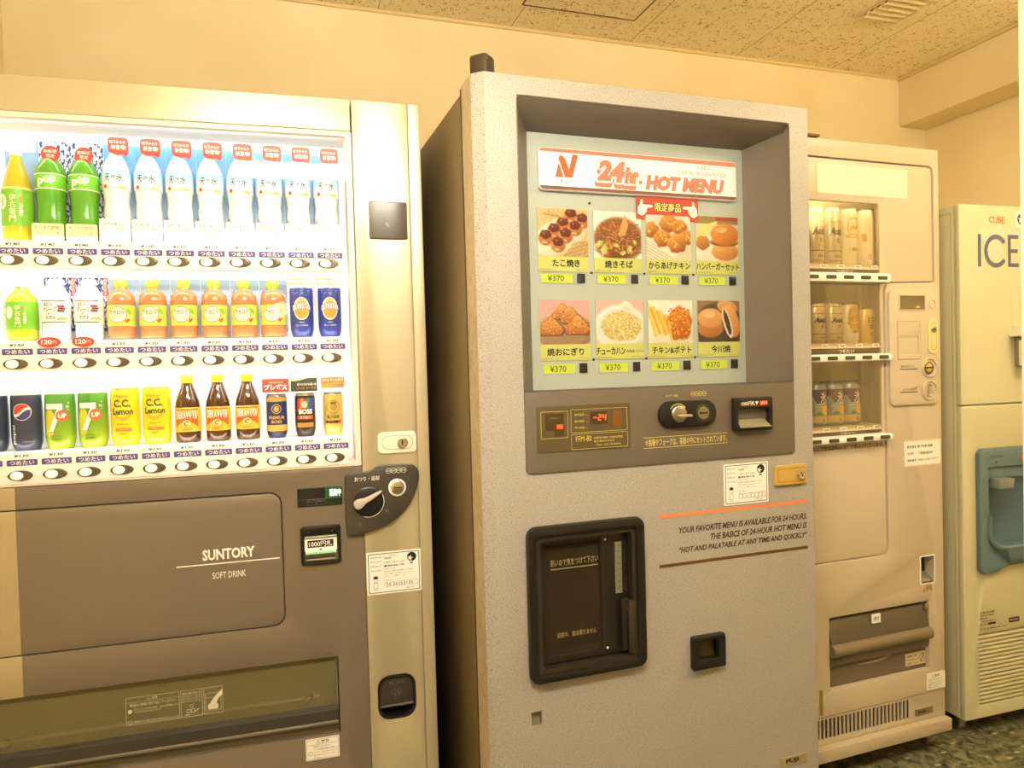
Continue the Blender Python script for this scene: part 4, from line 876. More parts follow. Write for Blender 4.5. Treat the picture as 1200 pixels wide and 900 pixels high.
n, l, b = nodes(photo_m); va = n.new('ShaderNodeVertexColor'); va.layer_name = 'Print'; l.new(va.outputs['Color'], b.inputs['Base Color']); b.inputs['Roughness'].default_value = .4
def picture(img, x0, x1, z0, z1, y, parent):
    h, w_ = img.shape[:2]
    a = np.clip(img*.84, 0, 255)/255.0; a = np.where(a <= .04045, a/12.92, ((a+.055)/1.055)**2.4)
    v = [(x0+(x1-x0)*i/(w_-1), y, z1-(z1-z0)*j/(h-1)) for j in range(h) for i in range(w_)]
    f = [(j*w_+i, (j+1)*w_+i, (j+1)*w_+i+1, j*w_+i+1) for j in range(h-1) for i in range(w_-1)]
    me = bpy.data.meshes.new('food_photo'); me.from_pydata(v, [], f); me.materials.append(photo_m)
    at_ = me.color_attributes.new('Print', 'FLOAT_COLOR', 'POINT'); col = np.ones((h*w_, 4)); col[:, :3] = a.reshape(-1, 3); at_.data.foreach_set('color', col.ravel())
    o = bpy.data.objects.new('food_photo', me); COL.objects.link(o); o.parent = parent; return o
CX = ((-.692, -.564), (-.549, -.421), (-.4075, -.2815), (-.2665, -.141))
LX = ((-.685, -.605, -.594, -.5745), (-.541, -.4635, -.451, -.433), (-.4005, -.3205, -.310, -.2905), (-.2595, -.1805, -.169, -.1505))
items = ((takoyaki, 'たこ焼き', (.28, .82), '調理時間約110秒', '6個入り'), (yakisoba, '焼きそば', (.22, .8), '調理時間約110秒', '(150g)'), (karaage, 'からあげチキン', (.04, .97), '調理時間約110秒', '6個入り'), (burger, 'ハンバーガーセット', (.0, 1.0), '調理時間約90秒', '(160g)'),
         (onigiri, '焼おにぎり', (.13, .86), '調理時間約115秒', '4個入り'), (friedrice, 'チューカハン', (.0, .6), '調理時間約100秒', '(230g)'), (chicken, 'チキン&ポテト', (.08, .95), '調理時間約120秒', 'チキン1個'), (cakes, '今川焼', (.31, .76), '調理時間約80秒', '2個入り'))
NAMES_L = ('octopus balls', 'fried noodles', 'fried chicken nuggets', 'hamburger set', 'grilled rice balls', 'fried rice', 'chicken and fries', 'round filled cakes')
for i, (fn, nm, (fa, fb), sm, sm2) in enumerate(items):
    x0, x1 = CX[i % 4]; zt, zm, zb = (1.574, 1.4625, 1.428) if i < 4 else (1.3625, 1.258, 1.2205)
    c = MB().plate(rect(x0, x1, zb, zt), Y-.002, Y+.0005, YEL)
    W_ = x1-x0
    c.halo(nm, x0+fa*W_, x0+fb*W_, zb+.011, zb+.0285, Y-.0026, INK, .00045, .0)
    if i == 5: c.text('(炒飯風ごはん)', x0+.61*W_, x1-.001, zb+.0145, zb+.022, Y-.0026, INK, .01)
    c.text(sm, x0+.004, x0+.045, zb+.003, zb+.0065, Y-.0026, GREYINK).text(sm2, x1-.035, x1-.004, zb+.003, zb+.0065, Y-.0026, GREYINK)
    c = c.build('menu_card', HV); c['label'] = 'menu card for '+NAMES_L[i]
    picture(fn(), x0+.0005, x1-.0005, zm, zt-.0005, Y-.0024, c)
    a, b_, c_, d_ = LX[i % 4]; z0, z1 = (1.402, 1.423) if i < 4 else (1.190, 1.212)
    p = MB().plate([rect(a-.0015, b_+.0015, z0-.0015, z1+.0015), rect(a, b_, z0, z1)], Y-.0015, Y+.0005, MENU).decal(rect(a, b_, z0, z1), Y-.0004, LCDY).text('¥370', a+.2*(b_-a), a+.72*(b_-a), z0+.0035, z1-.004, Y-.0008, LCDINK, .005)
    p.build('price_display', HV)
    MB().plate(rr(c_, d_, z0+.0005, z1+.0008, .001), Y-.005, Y+.0005, BLACK, .0012).build('select_button', HV)
for x, z in ((-.557, 1.5905), (-.556, 1.4265), (-.414, 1.4265), (-.275, 1.4265), (-.556, 1.2205), (-.414, 1.2205), (-.275, 1.2205)):
    MB().lathe([(.0032, 0), (.0028, .002), (0, .0025)], scr, x, Y, z, 12, 'y').build('panel_screw', HV)
bn = MB().plate([(-.434, 1.612), (-.434, 1.559), (-.4115, 1.559), (-.4105, 1.566), (-.405, 1.571), (-.288, 1.571), (-.283, 1.566), (-.282, 1.559), (-.2595, 1.559), (-.2595, 1.6125)], Y-.0042, Y-.0026, RED)
YINK = mat('pale_yellow_ink', (240, 232, 130), .5)
bn.halo('限定商品', -.383, -.310, 1.5785, 1.6005, Y-.0045, INK, .0018).text('限定商品', -.383, -.310, 1.5785, 1.6005, Y-.0048, YINK, .04)
hand = [(0, .006), (.002, .022), (.007, .028), (.010, .040), (.014, .040), (.0155, .034), (.0145, .028), (.040, .027), (.043, .024), (.040, .021), (.026, .020), (.0275, .017), (.025, .014), (.0265, .011), (.023, .008), (.018, .002), (.010, .0)]
h1 = [(-.4315+p[0]*1.0, 1.5665+p[1]) for p in hand]; h2 = [(-.262-p[0]*1.0, 1.5665+p[1]) for p in hand][::-1]
grow = lambda P, k: [(sum(p[0] for p in P)/len(P)+(p[0]-sum(q[0] for q in P)/len(P))*k, sum(p[1] for p in P)/len(P)+(p[1]-sum(q[1] for q in P)/len(P))*k) for p in P]
for hnd in (h1, h2): bn.decal(grow(hnd, 1.1), Y-.0045, INK).decal(hnd, Y-.0048, CREAMINK)
for k in range(3):
    bn.decal(rect(-.4155, -.4065, 1.5725+.0042*k, 1.5731+.0042*k), Y-.0051, INK).decal(rect(-.287, -.278, 1.5725+.0042*k, 1.5731+.0042*k), Y-.0051, INK)
bn.build('limited_offer_banner', HV)

# control panel
cp = MB().plate([rr(-.772, -.060, .975, 1.153, .010, corners='ab')], -.004, .03, BROWNPANEL, .002)
GOLDINK = mat('gold_ink', (214, 196, 110), .5)
cp.text('おつり・返却', -.425, -.393, 1.129, 1.135, -.0045, GOLDINK, .02)
for k, s in enumerate(('500', '100', '50', '10')): x = -.3525+.0105*k; cp.decal([ell(x, 1.134, .0058), ell(x, 1.134, .005)], -.0045, GOLDINK).text(s, x-.0036, x+.0036, 1.132, 1.136, -.0045, GOLDINK)
cp.decal(rect(-.486, -.259, 1.0375, 1.0387), -.0045, GOLDINK).decal(rect(-.486, -.259, 1.0135, 1.0147), -.0045, GOLDINK).text('＊割箸やフォークは、容器の中にセットされています。', -.481, -.2605, 1.018, 1.0345, -.0045, GOLDINK, .03)
cp.build('control_panel', HV)
OLV = mat('olive_display_panel', (84, 72, 46), .35)
dp = MB().plate([rr(-.746, -.519, 1.0195, 1.121, .002)], -.0055, -.003, OLV, .0006)
for a, b_, c_, d_ in ((-.737, -.673, 1.050, 1.109), (-.666, -.527, 1.0595, 1.111), (-.666, -.527, 1.0225, 1.0565)): dp.decal([rr(a, b_, c_, d_, .002), rr(a+.0008, b_-.0008, c_+.0008, d_-.0008, .0018)], -.006, GOLDINK)
REDLED = mat('red_led', (255, 70, 30), .4, emit=2.0)
dp.decal(rect(-.7265, -.683, 1.054, 1.104), -.006, mat('dark_smoked_window', (70, 56, 34), .2)).decal(rect(-.7265, -.706, 1.054, 1.068), -.0062, OLV).decal(rect(-.700, -.685, 1.070, 1.080), -.0063, mat('red_lamp', (214, 52, 26), .4, emit=.8)).text('売切', -.698, -.687, 1.072, 1.078, -.0066, GOLDINK)
dp.text('調理中', -.719, -.695, 1.091, 1.0965, -.0064, mat('faint_green_ink', (88, 92, 44), .5))
dp.decal(rect(-.619, -.577, 1.076, 1.104), -.006, mat('dark_smoked_window', (70, 56, 34), .2)).decal(rect(-.564, -.541, 1.069, 1.104), -.006, mat('amber_smoked_window', (112, 76, 30), .2))
for k, s in enumerate(('庫内温度', '庫内温度', '残り時間')): dp.text(s, -.657, -.634, 1.0965-.0145*k, 1.102-.0145*k, -.006, GOLDINK).decal([(-.632, 1.0985-.0145*k), (-.624, 1.0965-.0145*k), (-.624, 1.097-.0145*k), (-.632, 1.099-.0145*k)], -.006, GOLDINK)
def digit(mb, ch, x, z, w_, h, y, m):
    S7 = {'0': 'abcdef', '2': 'abged', '4': 'fgbc', '-': 'g'}[ch]; t_ = w_*.2
    q_ = {'a': (0, w_, h-t_, h), 'b': (w_-t_, w_, h/2, h), 'c': (w_-t_, w_, 0, h/2), 'd': (0, w_, 0, t_), 'e': (0, t_, 0, h/2), 'f': (0, t_, h/2, h), 'g': (0, w_, h/2-t_/2, h/2+t_/2)}
    for k in S7: a, b_, c_, d_ = q_[k]; mb.decal([(x+a+.12*c_, z+c_), (x+b_+.12*c_, z+c_), (x+b_+.12*d_, z+d_), (x+a+.12*d_, z+d_)], y, m)
for k, ch in enumerate('-24'): digit(dp, ch, -.612+.0115*k, 1.0845, .0078, .013, -.0064, REDLED)
dp.text('FFM-80', -.655, -.617, 1.0395, 1.052, -.006, GOLDINK, .0).text('自動販売機用 冷凍食品専用', -.611, -.540, 1.043, 1.0485, -.006, GOLDINK).text('富士電機株式会社', -.611, -.560, 1.036, 1.0405, -.006, GOLDINK).text('100V 15A 50/60Hz', -.606, -.545, 1.028, 1.032, -.006, GOLDINK)
dp.build('temperature_display', HV)
cn = MB().plate(rr(-.449, -.295, 1.058, 1.1205, .031, 10), -.016, -.003, BLACK, .004).build('coin_unit', HV)
MB().decal([[(-.4005+.0245*math.cos(a), 1.0895+.0245*math.sin(a)) for a in np.linspace(.6, 2.6, 14)]+[(-.4005+.0225*math.cos(a), 1.0895+.0225*math.sin(a)) for a in np.linspace(2.6, .6, 14)]], -.0164, GOLDINK).lathe([(.020, 0), (.0195, .006), (.017, .008), (0, .008)], STEEL, -.4005, -.0155, 1.0895, 28, 'y').plate(rr(-.409, -.372, 1.083, 1.0885, .0025), -.034, -.022, mat('pale_metal_lever', (206, 190, 150), .3, .6), .002).build('return_knob', cn)
MB().lathe([(.0205, 0), (.0205, .002), (.0185, .0025), (.0175, .001), (0, .001)], BLACK, -.335, -.0155, 1.0895, 28, 'y').lathe([(.0165, 0), (.0155, .004), (0, .0045)], STEEL, -.335, -.016, 1.0895, 28, 'y').decal([ell(-.335, 1.0895, .0200), ell(-.335, 1.0895, .0190)], -.0182, mat('green_ring', (90, 110, 60), .4)).decal(rect(-.346, -.324, 1.0877, 1.0913), -.0208, INK).build('coin_slot', cn)
bl = MB().plate([rr(-.2485, -.137, 1.040, 1.121, .006), rr(-.236, -.148, 1.048, 1.093, .003)], -.020, -.003, BLACK, .004).box(-.238, -.146, .01, .014, 1.046, 1.095, BLACK).build('bill_unit', HV)
MB().plate(rr(-.235, -.149, 1.0985, 1.114, .002), -.0215, -.018, mat('dark_smoked_window', (70, 56, 34), .2)).text('1000円札▼', -.230, -.182, 1.101, 1.1115, -.022, WHITEINK, .02).decal(rr(-.178, -.156, 1.1015, 1.111, .001), -.022, mat('red_lamp', (214, 52, 26), .4, emit=.8)).text('使用中', -.175, -.159, 1.104, 1.1085, -.0224, CREAMINK).build('bill_sign', bl)
tr = MB(); tr.add([(-.2355, -.024, 1.050), (-.1485, -.024, 1.050), (-.1535, .008, 1.077), (-.2305, .008, 1.077)], [(0, 1, 2, 3)], mat('grey_bill_tray', (150, 142, 116), .3, .3)).box(-.2365, -.1475, -.0255, -.021, 1.0475, 1.051, STEEL, .001)
tr.decal([(-.228, 1.079), (-.156, 1.079), (-.156, 1.086), (-.228, 1.086)], .004, mat('green_bill_slot', (66, 92, 44), .4, emit=.1)).build('bill_tray', bl)
ss = MB(); service_sticker(ss, -.2695, -.1415, .8625, .9615); ss.build('service_sticker', HV)
lk = MB().plate(rr(-.1255, -.0285, .8985, .949, .004), -.008, .0005, mat('ochre_lock_plate', (196, 160, 74), .4), .003).decal([rr(-.118, -.036, .907, .940, .005), rr(-.1172, -.0368, .9078, .9392, .0045)], -.0084, SEAM).build('lock_plate', HV)
MB().lathe([(.0125, 0), (.0125, .004), (.010, .005), (.0095, .0035), (0, .0035)], CHROME, -.0478, -.008, .9235, 24, 'y').decal([(-.0515, .929), (-.0500, .930), (-.044, .918), (-.0455, .917)][::-1], -.0122, INK).build('key_lock', lk)
st = MB().decal(rect(-.4495, -.0245, .8485, .8575), -.0006, mat('salmon_stripe', (224, 134, 92), .5)).decal(rect(-.4495, -.0245, .7335, .741), -.0006, mat('brown_stripe', (92, 64, 34), .5))
DKB = mat('dark_brown_lettering', (66, 48, 28), .5)
st.text('YOUR FAVORITE MENU IS AVAILABLE FOR 24 HOURS.', -.3955, -.0265, .8085, .8235, -.0006, DKB, .028, .24).text('THE BASICS OF 24-HOUR HOT MENU IS', -.3095, -.0265, .7855, .8005, -.0006, DKB, .028, .24).text('“HOT AND PALATABLE AT ANY TIME AND QUICKLY”', -.3965, -.0255, .7605, .7765, -.0006, DKB, .028, .24)
st.build('slogan_print', HV)

# serving hatch
hf = MB().plate([rr(-.779, -.4945, .5205, .8625, .022, 6), rr(-.757, -.517, .541, .8385, .010, 5)], -.020, .0, BLACK, .007)
hf.plate([rr(-.760, -.515, .538, .841, .010), rr(-.748, -.526, .549, .830, .008)], -.012, .09, mat('charcoal_hatch_lining', (44, 38, 30), .4))
hf.prism([(-.018, .536), (.03, .552), (.03, .536)], -.752, -.522, BLACK)
hf.build('hatch_frame', HV)
MB().box(-.765, -.505, .088, .094, .53, .85, mat('dark_oven_back', (40, 32, 22), .5)).box(-.70, -.60, .07, .0875, .56, .78, mat('dark_oven_box', (58, 46, 32), .5)).build('hatch_interior', HV)
hd = MB().plate([rect(-.746, -.528, .551, .829), rect(-.730, -.596, .566, .815)], .008, .020, mat('hatch_door_black', (36, 31, 25), .3), .0012)
hd.box(-.5905, -.5895, .0065, .0085, .552, .828, DARK).lathe([(.003, 0), (.002, .002), (0, .002)], WHITE, -.583, .008, .8135, 10, 'y').lathe([(.003, 0), (.002, .002), (0, .002)], WHITE, -.583, .008, .5665, 10, 'y')
hd = hd.build('hatch_door', HV)
hp = MB().box(-.732, -.594, .012, .015, .564, .817, hazy('smoked_hatch_pane', (130, 118, 100), (84, 72, 54), .35))  # diffuse film on the pane lifts the dark hatch
PKH = mat('khaki_print', (150, 134, 96), .6)
hp.text('熱いので気をつけて下さい', -.716, -.600, .7645, .7805, .0114, PKH, .03).decal(rect(-.716, -.600, .7575, .7595), .0114, PKH).text('調理中、扉は開きません', -.704, -.608, .604, .6165, .0114, PKH, .02).build('door_pane', hd)
hl = MB().plate(rect(-.560, -.5435, .688, .805), .006, .0085, mat('grey_green_label', (120, 122, 98), .5))
for k in range(8): hl.text('ドアを手前に'[:4], -.5575, -.546, .794-.0135*k, .799-.0135*k, .0056, INK)
hl.build('hatch_notice', hd)
MB().box(-.552, -.530, -.006, .008, .558, .675, mat('hatch_door_black', (36, 31, 25), .3), .003).box(-.538, -.519, -.014, -.004, .552, .674, mat('hatch_handle_black', (48, 42, 34), .35), .003).build('hatch_handle', hd)
hg = MB()
for z in (.555, .69, .80): hg.lathe([(.005, 0), (.005, .03)], DARK, -.7515, -.002, z, 12)
hg.tube([(-.7515, -.002, .556), (-.7515, -.002, .828)], .0028, STEEL).box(-.757, -.744, -.008, .004, .547, .556, STEEL, .002).build('hatch_hinge', HV)
sw = MB().plate([rr(-.3725, -.2825, .4845, .5635, .005), rr(-.356, -.303, .509, .552, .003)], -.016, .002, BLACK, .004).box(-.360, -.300, .008, .012, .505, .556, mat('amber_dark_glass', (74, 58, 28), .12)).build('receipt_window', HV)
MB().plate([rect(-.7745, -.750, .4285, .4575), rect(-.7725, -.752, .4305, .4555)], -.0008, .01, mat('olive_grey_trim', (122, 116, 92), .4)).box(-.7735, -.751, .008, .011, .4295, .4565, mat('olive_grey_inset', (140, 134, 110), .35)).build('square_inset', HV)
MB().plate(rr(-.122, -.041, .196, .220, .002), -.002, 0, mat('beige_nameplate', (176, 160, 120), .4, .3), .0006).text('FUJI', -.105, -.066, .202, .2145, -.0025, INK, .05).build('nameplate', HV)

# ------------------------------------------------------------------ beer vending machine
PINK = mat('pinkish_beige_paint', (198, 183, 158), .4)
PINKP = mat('pinkish_beige_plastic', (202, 188, 163), .38)
RECESS = mat('beige_display_lining', (206, 192, 160), .5)
BV = thing('beer_vending_machine', 'slim pinkish beige beer vending machine between the speckled machine and the ice dispenser', 'vending machine', (1.9396, 1.6694, 0), .0209)
bc = MB().box(-.638, -.615, .05, .62, .06, 1.825, PINK).box(-.02, -.002, .05, .62, .06, 1.825, PINK).box(-.638, -.002, .60, .62, .06, 1.825, PINK).box(-.638, -.002, .05, .62, 1.80, 1.825, PINK).box(-.638, -.002, .05, .62, .06, .09, PINK)
bc.build('cabinet', BV)
WIN = rr(-.60, -.235, .966, 1.656, .004)
RET = rr(-.445, -.0635, .2555, .4635, .004)
CRT = rr(-.0975, -.038, .516, .603, .006)
fd = MB()
fd.plate([rr(-.64, 0, .181, 1.83, .004), [(-.618, .622), (-.239, .622), (-.228, .626), (-.222, .636), (-.2175, .66), (-.2175, 1.405), (-.21, 1.4225), (-.195, 1.4265), (-.028, 1.431), (-.021, 1.438), (-.021, 1.762), (-.025, 1.774), (-.038, 1.7795), (-.618, 1.7795)], RET, CRT], 0, .045, PINK, .003)
fd.build('door', BV)
pl = MB().plate([[(-.6165, .6235), (-.239, .6235), (-.2285, .6275), (-.2235, .637), (-.219, .66), (-.219, 1.406), (-.2115, 1.424), (-.196, 1.428), (-.029, 1.4325), (-.0225, 1.439), (-.0225, 1.761), (-.0265, 1.773), (-.039, 1.778), (-.6165, 1.778)], WIN], .005, .014, PINKP, .002, .0012)
pl.decal(rr(-.459, -.122, 1.6775, 1.762, .001), .0036, mat('pale_blank_plate', (240, 226, 196), .35))
pl.text('飲酒および飲酒運転は法律で禁止されています。', -.520, -.2285, .9455, .9585, .0036, DKB, .02).build('front_panel', BV)
BVB = MB().box(-.61, -.184, .12, .125, .95, 1.67, RECESS).box(-.61, -.606, .045, .12, .95, 1.67, RECESS).box(-.188, -.184, .014, .12, .95, 1.67, RECESS).box(-.61, -.184, .014, .12, 1.657, 1.67, RECESS).box(-.61, -.184, .014, .12, .94, .966, RECESS)
BVB.plate([(-.25, .966), (-.189, .966), (-.189, 1.425), (-.212, 1.425), (-.218, 1.40), (-.218, 1.0), (-.23, .985)], .09, .1, PINKP, .002).build('display_lining', BV)
NAVYC = mat('navy_backing_card', (70, 92, 150), .5)
DTAG = mat('brown_strip', (96, 80, 70), .5)
GRBTN = mat('dark_green_button', (70, 74, 42), .3)
XB = [-.5045, -.442, -.3795, -.317, -.2545]
for zb, zt, z2, zl in ((1.4235, 1.4505, 1.479, 1.652), (1.198, 1.2195, 1.2515, 1.46), (.9665, .986, 1.012, 1.234)):
    area = bpy.data.lights.new('display_tube_and_fill', 'AREA'); area.shape = 'RECTANGLE'; area.size = .36; area.size_y = .008; area.energy = .05; area.color = (1, .86, .62)  # fill light added to brighten the cans; no tube known in this display
    ao = bpy.data.objects.new('display_tube_and_fill', area); COL.objects.link(ao); ao.parent = BV; ao.location = (-.42, .018, zl); ao.rotation_euler = (math.radians(40), 0, 0)
    rl = MB(); rl.plate(rr(-.60, -.2195, zb, zt, .009, corners='bc'), -.026, .02, WHITE, .006)
    rl.prism([(.004, zt), (.008, z2-.016), (.02, z2-.014), (.02, zt)], -.60, -.243, DTAG)
    rl.prism([(.002, z2-.015), (.010, z2), (.12, z2), (.12, z2-.015)], -.60, -.236, PINKP)
    for x, p in zip(XB, ('350', '350', '500', '500', '500')):
        rl.plate(rr(x-.0125, x+.0125, z2-.0125, z2-.0035, .001), -.001+.003, .010, CREAM).text('¥'+p, x-.009, x+.009, z2-.0105, z2-.0055, .0015, INK, .02)
    rl.text('つめたい', -.392, -.335, zt+.003, z2-.0175, .0035, CREAMINK, .0).build('selection_rail', BV)
    for x in XB:
        MB().plate(rr(x-.0175, x+.0175, (zb+zt)/2-.0052, (zb+zt)/2+.0052, .003), -.0285, -.020, GRBTN, .0015).build('selection_button', BV)
MB().box(-.603, -.232, .0045, .006, .99, 1.655, glass('beer_display_pane', (250, 246, 236), .35)).build('window_pane', BV)
bk = MB().plate(rr(-.60, -.225, 1.014, 1.141, .001), .096, .098, NAVYC).decal(ell(-.250, 1.115, .008, .012, rot=.5), .0955, mat('ice_blue_print', (150, 176, 214), .5)).decal(ell(-.246, 1.09, .006, .012, rot=-.4), .0955, mat('ice_blue_print', (150, 176, 214), .5)).decal(rect(-.262, -.24, 1.055, 1.072), .0955, mat('brown_strip', (96, 80, 70), .5)).build('backing_card', BV)
MB().plate(rr(-.212, -.196, 1.53, 1.585, .001), .096, .098, NAVYC).build('backing_card', BV)
MB().plate(rr(-.25, -.215, 1.30, 1.372, .001), .096, .098, NAVYC).build('backing_card', BV)

# payment unit
pu = MB().plate([(-.197, 1.0625), (-.037, 1.0625), (-.020, 1.067), (-.012, 1.083), (-.012, 1.4155), (-.19, 1.4085), (-.2045, 1.402), (-.2115, 1.388), (-.2115, 1.085), (-.208, 1.069)], -.008, .002, PINKP, .004)
pu.decal(rect(-.175, -.106, 1.169, 1.1715), -.0084, DKB).decal(rect(-.175, -.106, 1.1005, 1.103), -.0084, DKB).text('硬貨投入口', -.170, -.118, 1.175, 1.182, -.0084, DKB).text('おつり返却', -.163, -.118, 1.1065, 1.1135, -.0084, DKB).decal([(-.116, 1.106), (-.107, 1.1165), (-.114, 1.1145)], -.0084, DKB)
pu = pu.build('payment_unit', BV)
MB().plate([rr(-.175, -.0715, 1.344, 1.391, .002), rr(-.1715, -.0745, 1.3475, 1.3875, .001)], -.0105, -.007, PINKP, .001).decal(rect(-.172, -.074, 1.347, 1.388), -.0084, mat('olive_lcd', (112, 98, 62), .15)).text('ooo', -.108, -.094, 1.352, 1.358, -.0087, mat('yellow_led', (220, 214, 70), .4, emit=.6)).build('amount_display', pu)
MB().lathe([(.0135, -.004), (.0135, .001), (.011, .002), (.009, -.001), (0, -.001)], PINKP, -.0425, -.008, 1.3645, 20, 'y').build('round_button', pu)
MB().plate([rr(-.1825, -.092, 1.1985, 1.3125, .002), rr(-.181, -.0935, 1.2, 1.311, .002)], -.0086, -.007, mat('tan_seam', (170, 140, 98), .6)).plate([rr(-.181, -.0935, 1.2, 1.311, .002), rr(-.172, -.1025, 1.2135, 1.2655, .001)], -.0095, -.004, PINKP, .001).box(-.173, -.101, -.004, -.002, 1.212, 1.267, mat('pale_bill_slot', (196, 180, 142), .4)).box(-.170, -.106, -.0065, -.003, 1.2375, 1.2415, BLACK).box(-.172, -.1025, -.0075, -.003, 1.2135, 1.220, CREAM).build('bill_slot', pu)
lk = MB().plate([rr(-.0625, -.0205, 1.2135, 1.321, .0205, 8)], -.011, -.007, mat('yellow_cream_plastic', (234, 214, 150), .35), .002).decal([rr(-.0525, -.0315, 1.226, 1.309, .010), rr(-.0517, -.0323, 1.2268, 1.3082, .0097)], -.0114, SEAM).build('lock_plate', pu)
MB().lathe([(.009, 0), (.009, .003), (.007, .004), (.0065, .0025), (0, .0025)], CHROME, -.0415, -.011, 1.287, 20, 'y').decal(ell(-.0415, 1.287, .0025, .005, rot=.4), -.0142, INK).build('key_lock', lk)
for z, k in ((1.1725, 0), (1.1045, 1)):
    MB().lathe([(.031, -.002), (.031, .003), (.027, .0045), (.023, -.002), (.021, -.005)], PINKP, -.0585, -.008, z, 28, 'y').build('slot_surround', pu)
    if k == 0:
        MB().lathe([(.0195, -.003), (.0195, .003), (.017, .005), (0, .005)], mat('ringed_gold_metal', (210, 184, 120), .3, .7), -.064, -.008, z, 24, 'y').decal([ell(-.064, z, .0175), ell(-.064, z, .0145)], -.0133, INK).decal(rect(-.080, -.048, z-.002, z+.002), -.0134, INK).build('coin_slot', pu)
    else:
        MB().lathe([(.021, -.003), (.021, -.001), (0, -.001)], DARK, -.0605, -.008, z, 24, 'y').prism([(-.0065, z-.019), (-.017, z-.012), (-.019, z), (-.017, z+.012), (-.0065, z+.019)], -.066, -.053, CHROME).build('return_lever', pu)
ws = MB().plate(rr(-.1545, -.0085, .8785, .9545, .002), -.0012, 0, PAPER).decal([rr(-.1525, -.0105, .8805, .9525, .001), rr(-.152, -.011, .881, .952, .001)], -.0016, mat('tan_seam', (170, 140, 98), .6))
ws.text('販売者名 青少年課 酒類', -.144, -.042, .9325, .941, -.0016, INK, .02).text('住所', -.143, -.118, .913, .920, -.0016, INK, .02).text('千葉県成田市', -.098, -.042, .912, .9205, -.0016, INK, .03).text('電話番号', -.143, -.108, .893, .9, -.0016, INK, .02).text('043-272-7777', -.100, -.018, .893, .8995, -.0016, GREYINK, .0).build('notice_sticker', BV)
MB().plate([rr(-.0985, -.037, .515, .604, .006), rr(-.0945, -.041, .519, .600, .004)], -.002, .001, WHITE, .0008).box(-.096, -.039, .035, .039, .517, .602, mat('smoked_flap', (52, 46, 36), .6)).prism([(.003, .522), (.006, .528), (.034, .545), (.034, .522)], -.094, -.0415, STEEL).build('coin_return_cup', BV)
MB().decal([(-.091, .492), (-.080, .508), (-.080, .492)], -.0006, mat('pale_gold_print', (170, 140, 84), .5)).decal(ell(-.069, .503, .007, .010, rot=-.3), -.0006, mat('pale_gold_print', (170, 140, 84), .5)).decal(ell(-.055, .502, .006, .010, rot=.2), -.0006, mat('pale_gold_print', (170, 140, 84), .5)).build('coin_return_mark', BV)
# can retrieval: tilted flap over a bin
GREYF = mat('grey_brown_flap', (122, 108, 84), .4); GREYB = mat('grey_brown_bin', (112, 98, 78), .45)
rb = MB().box(-.447, -.062, .13, .134, .25, .47, DARK).box(-.449, -.445, .03, .134, .25, .47, GREYB).box(-.0635, -.0595, .03, .134, .25, .47, STEEL).box(-.449, -.06, .03, .134, .4635, .468, GREYB).box(-.449, -.06, .03, .134, .25, .2555, GREYB)
rb.prism([(.014, .2565), (.022, .2565), (.022, .345), (.014, .34)], -.444, -.0645, GREYB)
arc_o = [(-.335+.17*u, .318+.022*u*u-.004*u-.01) for u in np.linspace(0, 1, 10)]; arc_i = [(a, z-.0085+.008*abs(k/9-.5)*2) for k, (a, z) in enumerate(arc_o)]
rb.plate(arc_o[::-1]+arc_i, .0125, .016, mat('pale_grip_mark', (168, 156, 130), .4)).build('retrieval_bin', BV)
MB().prism([(.010, .4615), (.016, .4625), (.004, .384), (-.003, .384)], -.441, -.067, mat('dark_smoked_flap', (84, 74, 56), .25)).prism([(.004, .388), (-.006, .386), (-.014, .381), (-.0185, .372), (-.0185, .362), (-.014, .354), (-.006, .350), (.004, .350)], -.443, -.065, GREYF).prism([(-.004, .351), (.002, .351), (.006, .325), (.002, .323)], -.441, -.067, GREYB).plate(rr(-.2865, -.255, .4255, .4515, .001), -.0005, .004, PAPER).text('押す', -.281, -.261, .432, .4455, -.001, INK, .03).box(-.082, -.068, -.004, .03, .44, .458, STEEL, .002).build('retrieval_flap', BV, smooth=75)
MB().plate(rr(-.1465, -.0685, .2705, .3075, .001), .0105, .014, mat('dull_paper_label', (214, 200, 160), .6)).text('地震の際', -.142, -.104, .296, .303, .0101, INK, .04).text('取り出し口', -.142, -.098, .2855, .292, .0101, INK, .04).text('注意して下さい', -.142, -.094, .2745, .281, .0101, INK, .04).decal([ell(-.083, .290, .010, .014), ell(-.083, .290, .008, .012)], .0101, INK).decal([(-.09, .278), (-.087, .278), (-.075, .302), (-.078, .302)], .0101, INK).build('caution_label', BV)
ws = MB().plate(rr(-.0775, -.002, .1895, .2405, .001), -.0012, 0, PAPER).text('⚠警告', -.056, -.026, .226, .235, -.0016, DKB, .02)
for k in range(4): ws.text('転倒の恐れ 押さないで', -.070, -.010-.004*k, .2175-.0075*k, .222-.0075*k, -.0016, GREYINK)
ws.decal([ell(-.066, .2015, .005), ell(-.066, .2015, .004)], -.0016, GREYINK).build('warning_sticker', BV)
gr = MB(); gx = [(-.622+.0245*k*.6) for k in range(33)]
gr.plate([rr(-.64, 0, .101, .1795, .004)]+[rr(x-.0042, x+.0042, .1165, .1745, .004) for x in gx], .002, .0065, PINK, .0008)
gr.box(-.63, -.10, .011, .014, .103, .179, BLACK).build('vent_grille', BV)
MB().plate(rr(-.123, -.053, .1185, .138, .001), -.0005, .003, mat('grey_brown_nameplate', (134, 118, 92), .4)).text('FUJI', -.113, -.083, .124, .1325, -.001, INK, .06).decal(rect(-.077, -.057, .1245, .1255), -.001, INK).build('nameplate', BV)
MB().box(-.642, .0005, -.022, .05, .063, .1, PINK, .003).build('base_plate', BV)
MB().box(-.63, -.01, .06, .60, .0635, .1, DARK).build('base_tray', BV)
